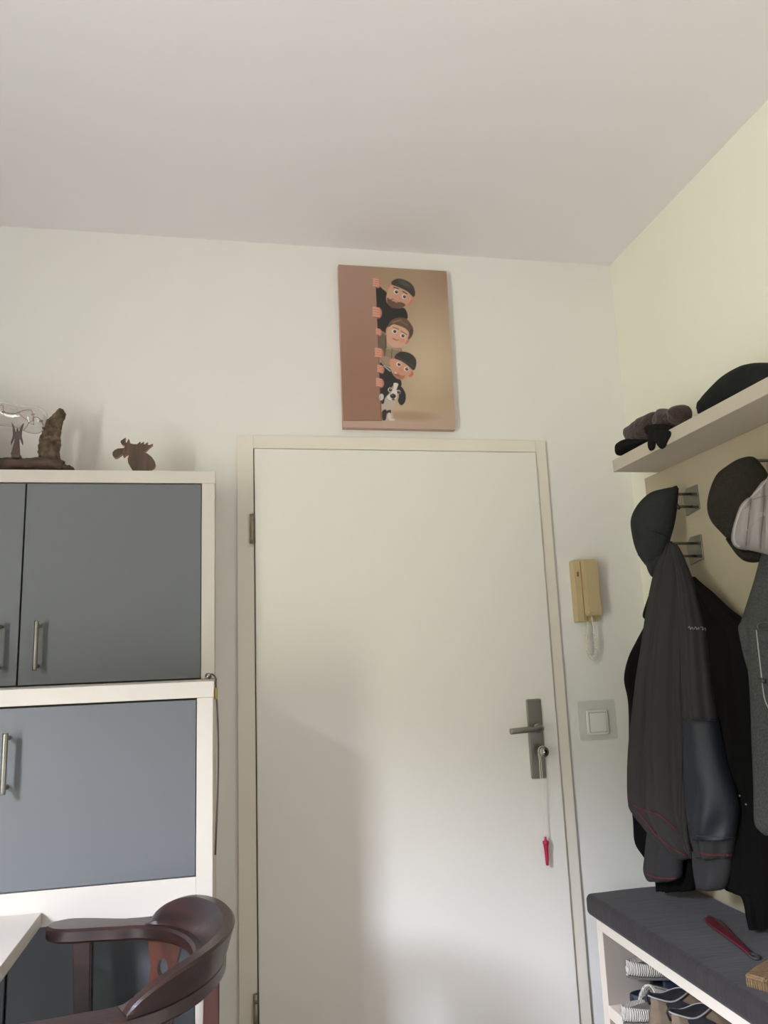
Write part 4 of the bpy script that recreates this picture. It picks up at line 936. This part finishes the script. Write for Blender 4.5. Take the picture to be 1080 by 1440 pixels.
def low_shoe(name, label, heel, ang, z, mu, ml, ms_, mt_, group=None, pull=True, H=.085):
    Mx = frame(heel, ang, z); L, W = .285, .043
    t_ = thing(name, label, 'shoe', tuple(Mx @ Vector((.13, 0, 0))), group=group)
    V, Fc = shell_stack([foot_outline(L, W, 36, zz, g_) for zz, g_ in ((0, -.004), (.003, .001), (.018, .003), (.024, .002), (.026, -.002))])
    link('sole', mk([Mx @ v for v in V], Fc), ms_, t_, True)
    n = 30; sg = 24; V = []; Fc = []
    for i in range(n + 1):
        f = i / n; x = .004 + f * (L - .008); w = foot_w(min(.995, max(.012, f)), W) * (.98)
        top = H - (H - .045) * max(0, (f - .35) / .65) ** .8 if f > .0 else H
        top = H * (1 - .10 * math.exp(-((f - .22) / .12) ** 2)) - (H - .040) * max(0, min(1, (f - .42) / .5)) ** 1.0
        top *= (1 - max(0, f - .9) * 5) if f > .9 else 1
        for k in range(sg):
            a = PI * k / (sg - 1); c_ = math.cos(a); s_ = math.sin(a) ** (.5 if f < .5 else .7)
            ww = w * (1 - .38 * s_ * (1 if f < .45 else .4)); V.append(Vector((x + (.012 * s_ if f < .04 else 0), ww * c_, .024 + (top - .024) * s_)))
    for i in range(n):
        for k in range(sg - 1): Fc.append((i * sg + k, i * sg + k + 1, (i + 1) * sg + k + 1, (i + 1) * sg + k))
    Fc.append(tuple(range(sg))); Fc.append(tuple(n * sg + k for k in range(sg)))
    up = link('upper', mk([Mx @ v for v in V], Fc), mu, t_, True)
    # collar opening: dark lining dish and a pale trim line around it
    ring = []
    for k in range(32):
        a = 2 * PI * k / 32; f = .24 + .215 * math.cos(a); x = f * L; y = .0285 * math.sin(a); top = H * (1 - .10 * math.exp(-((f - .22) / .12) ** 2)) - (H - .040) * max(0, min(1, (f - .42) / .5))
        ring.append(Vector((x, y, top - .004 * abs(math.sin(a)) + .0035)))
    c = sum(ring, Vector()) / len(ring); V = [c + Vector((0, 0, -.004))]; Fc = []
    V += [c.lerp(r_, .7) + Vector((0, 0, .001)) for r_ in ring] + [r_ + Vector((0, 0, 0)) for r_ in ring]
    for k in range(32): k2 = (k + 1) % 32; Fc.append((0, 1 + k, 1 + k2)); Fc.append((1 + k, 1 + k2, 33 + k2, 33 + k))
    link('lining', mk([Mx @ v for v in V], Fc), ml, t_, True)
    tube('collar_trim', [Mx @ r_ for r_ in ring], .0022, mt_, t_, 8, True)
    gor = []
    for s_ in (1, -1):
        P = [(.16, .90), (.30, .98), (.42, .72), (.36, .35), (.20, .32)]
        V = []
        for f, hh in P:
            w = foot_w(f, W); s2 = hh; V.append(Vector((f * L, s_ * (w * (1 - .38 * s2) + .004 * (1 - hh) + .0035), .024 + (H - .024) * hh * .9)))
        me = prismm([Mx @ v for v in V], Mx.to_3x3() @ Vector((0, s_ * .0015, 0))); link('elastic_gore', me, ml, t_)
    if pull:
        q = Mx @ Vector((.008, 0, H + .006)); tube('pull_tab', [Mx @ Vector((.010, 0, H - .02)), Mx @ Vector((.002, 0, H)), Mx @ Vector((.010, 0, H + .012)), Mx @ Vector((.020, 0, H - .002))], .0035, ml, t_, 8)
    return t_
slide('slide_sandal', 'white ribbed slide with grey footbed, front left on the bench shelf', (1.086, -.290), 5, ZB + .001, M['rubber'], M['insole'])
slide('navy_slide', 'navy slide with pale rim, tucked behind the white slide', (1.150, -.2225), 0, ZB + .001, M['navyr'], M['navyr'])
slide('slide_sandal', 'white ribbed slide stacked topmost under the bench top, dark sole ridges visible', (1.142, -.225), 0, ZB + .092, M['rubber'], M['insole'], pitch=3)
low_shoe('ankle_shoe', 'brown nubuck ankle shoe with black lining beside the white slide', (1.112, -.388), 3, ZB, M['brownl'], M['elastic'], M['sole'], M['grey'], H=.105)
low_shoe('ankle_shoe', 'brown nubuck ankle shoe, second from the slides, with pull tab at heel', (1.112, -.492), 3, ZB, M['brownl'], M['elastic'], M['sole'], M['grey'], H=.105)
low_shoe('red_shoe', 'dark red shoe mostly hidden under the bench top, farthest right', (1.118, -.60), 1, ZB, M['redshoe'], M['elastic'], M['sole'], M['dred'], pull=False, H=.09)
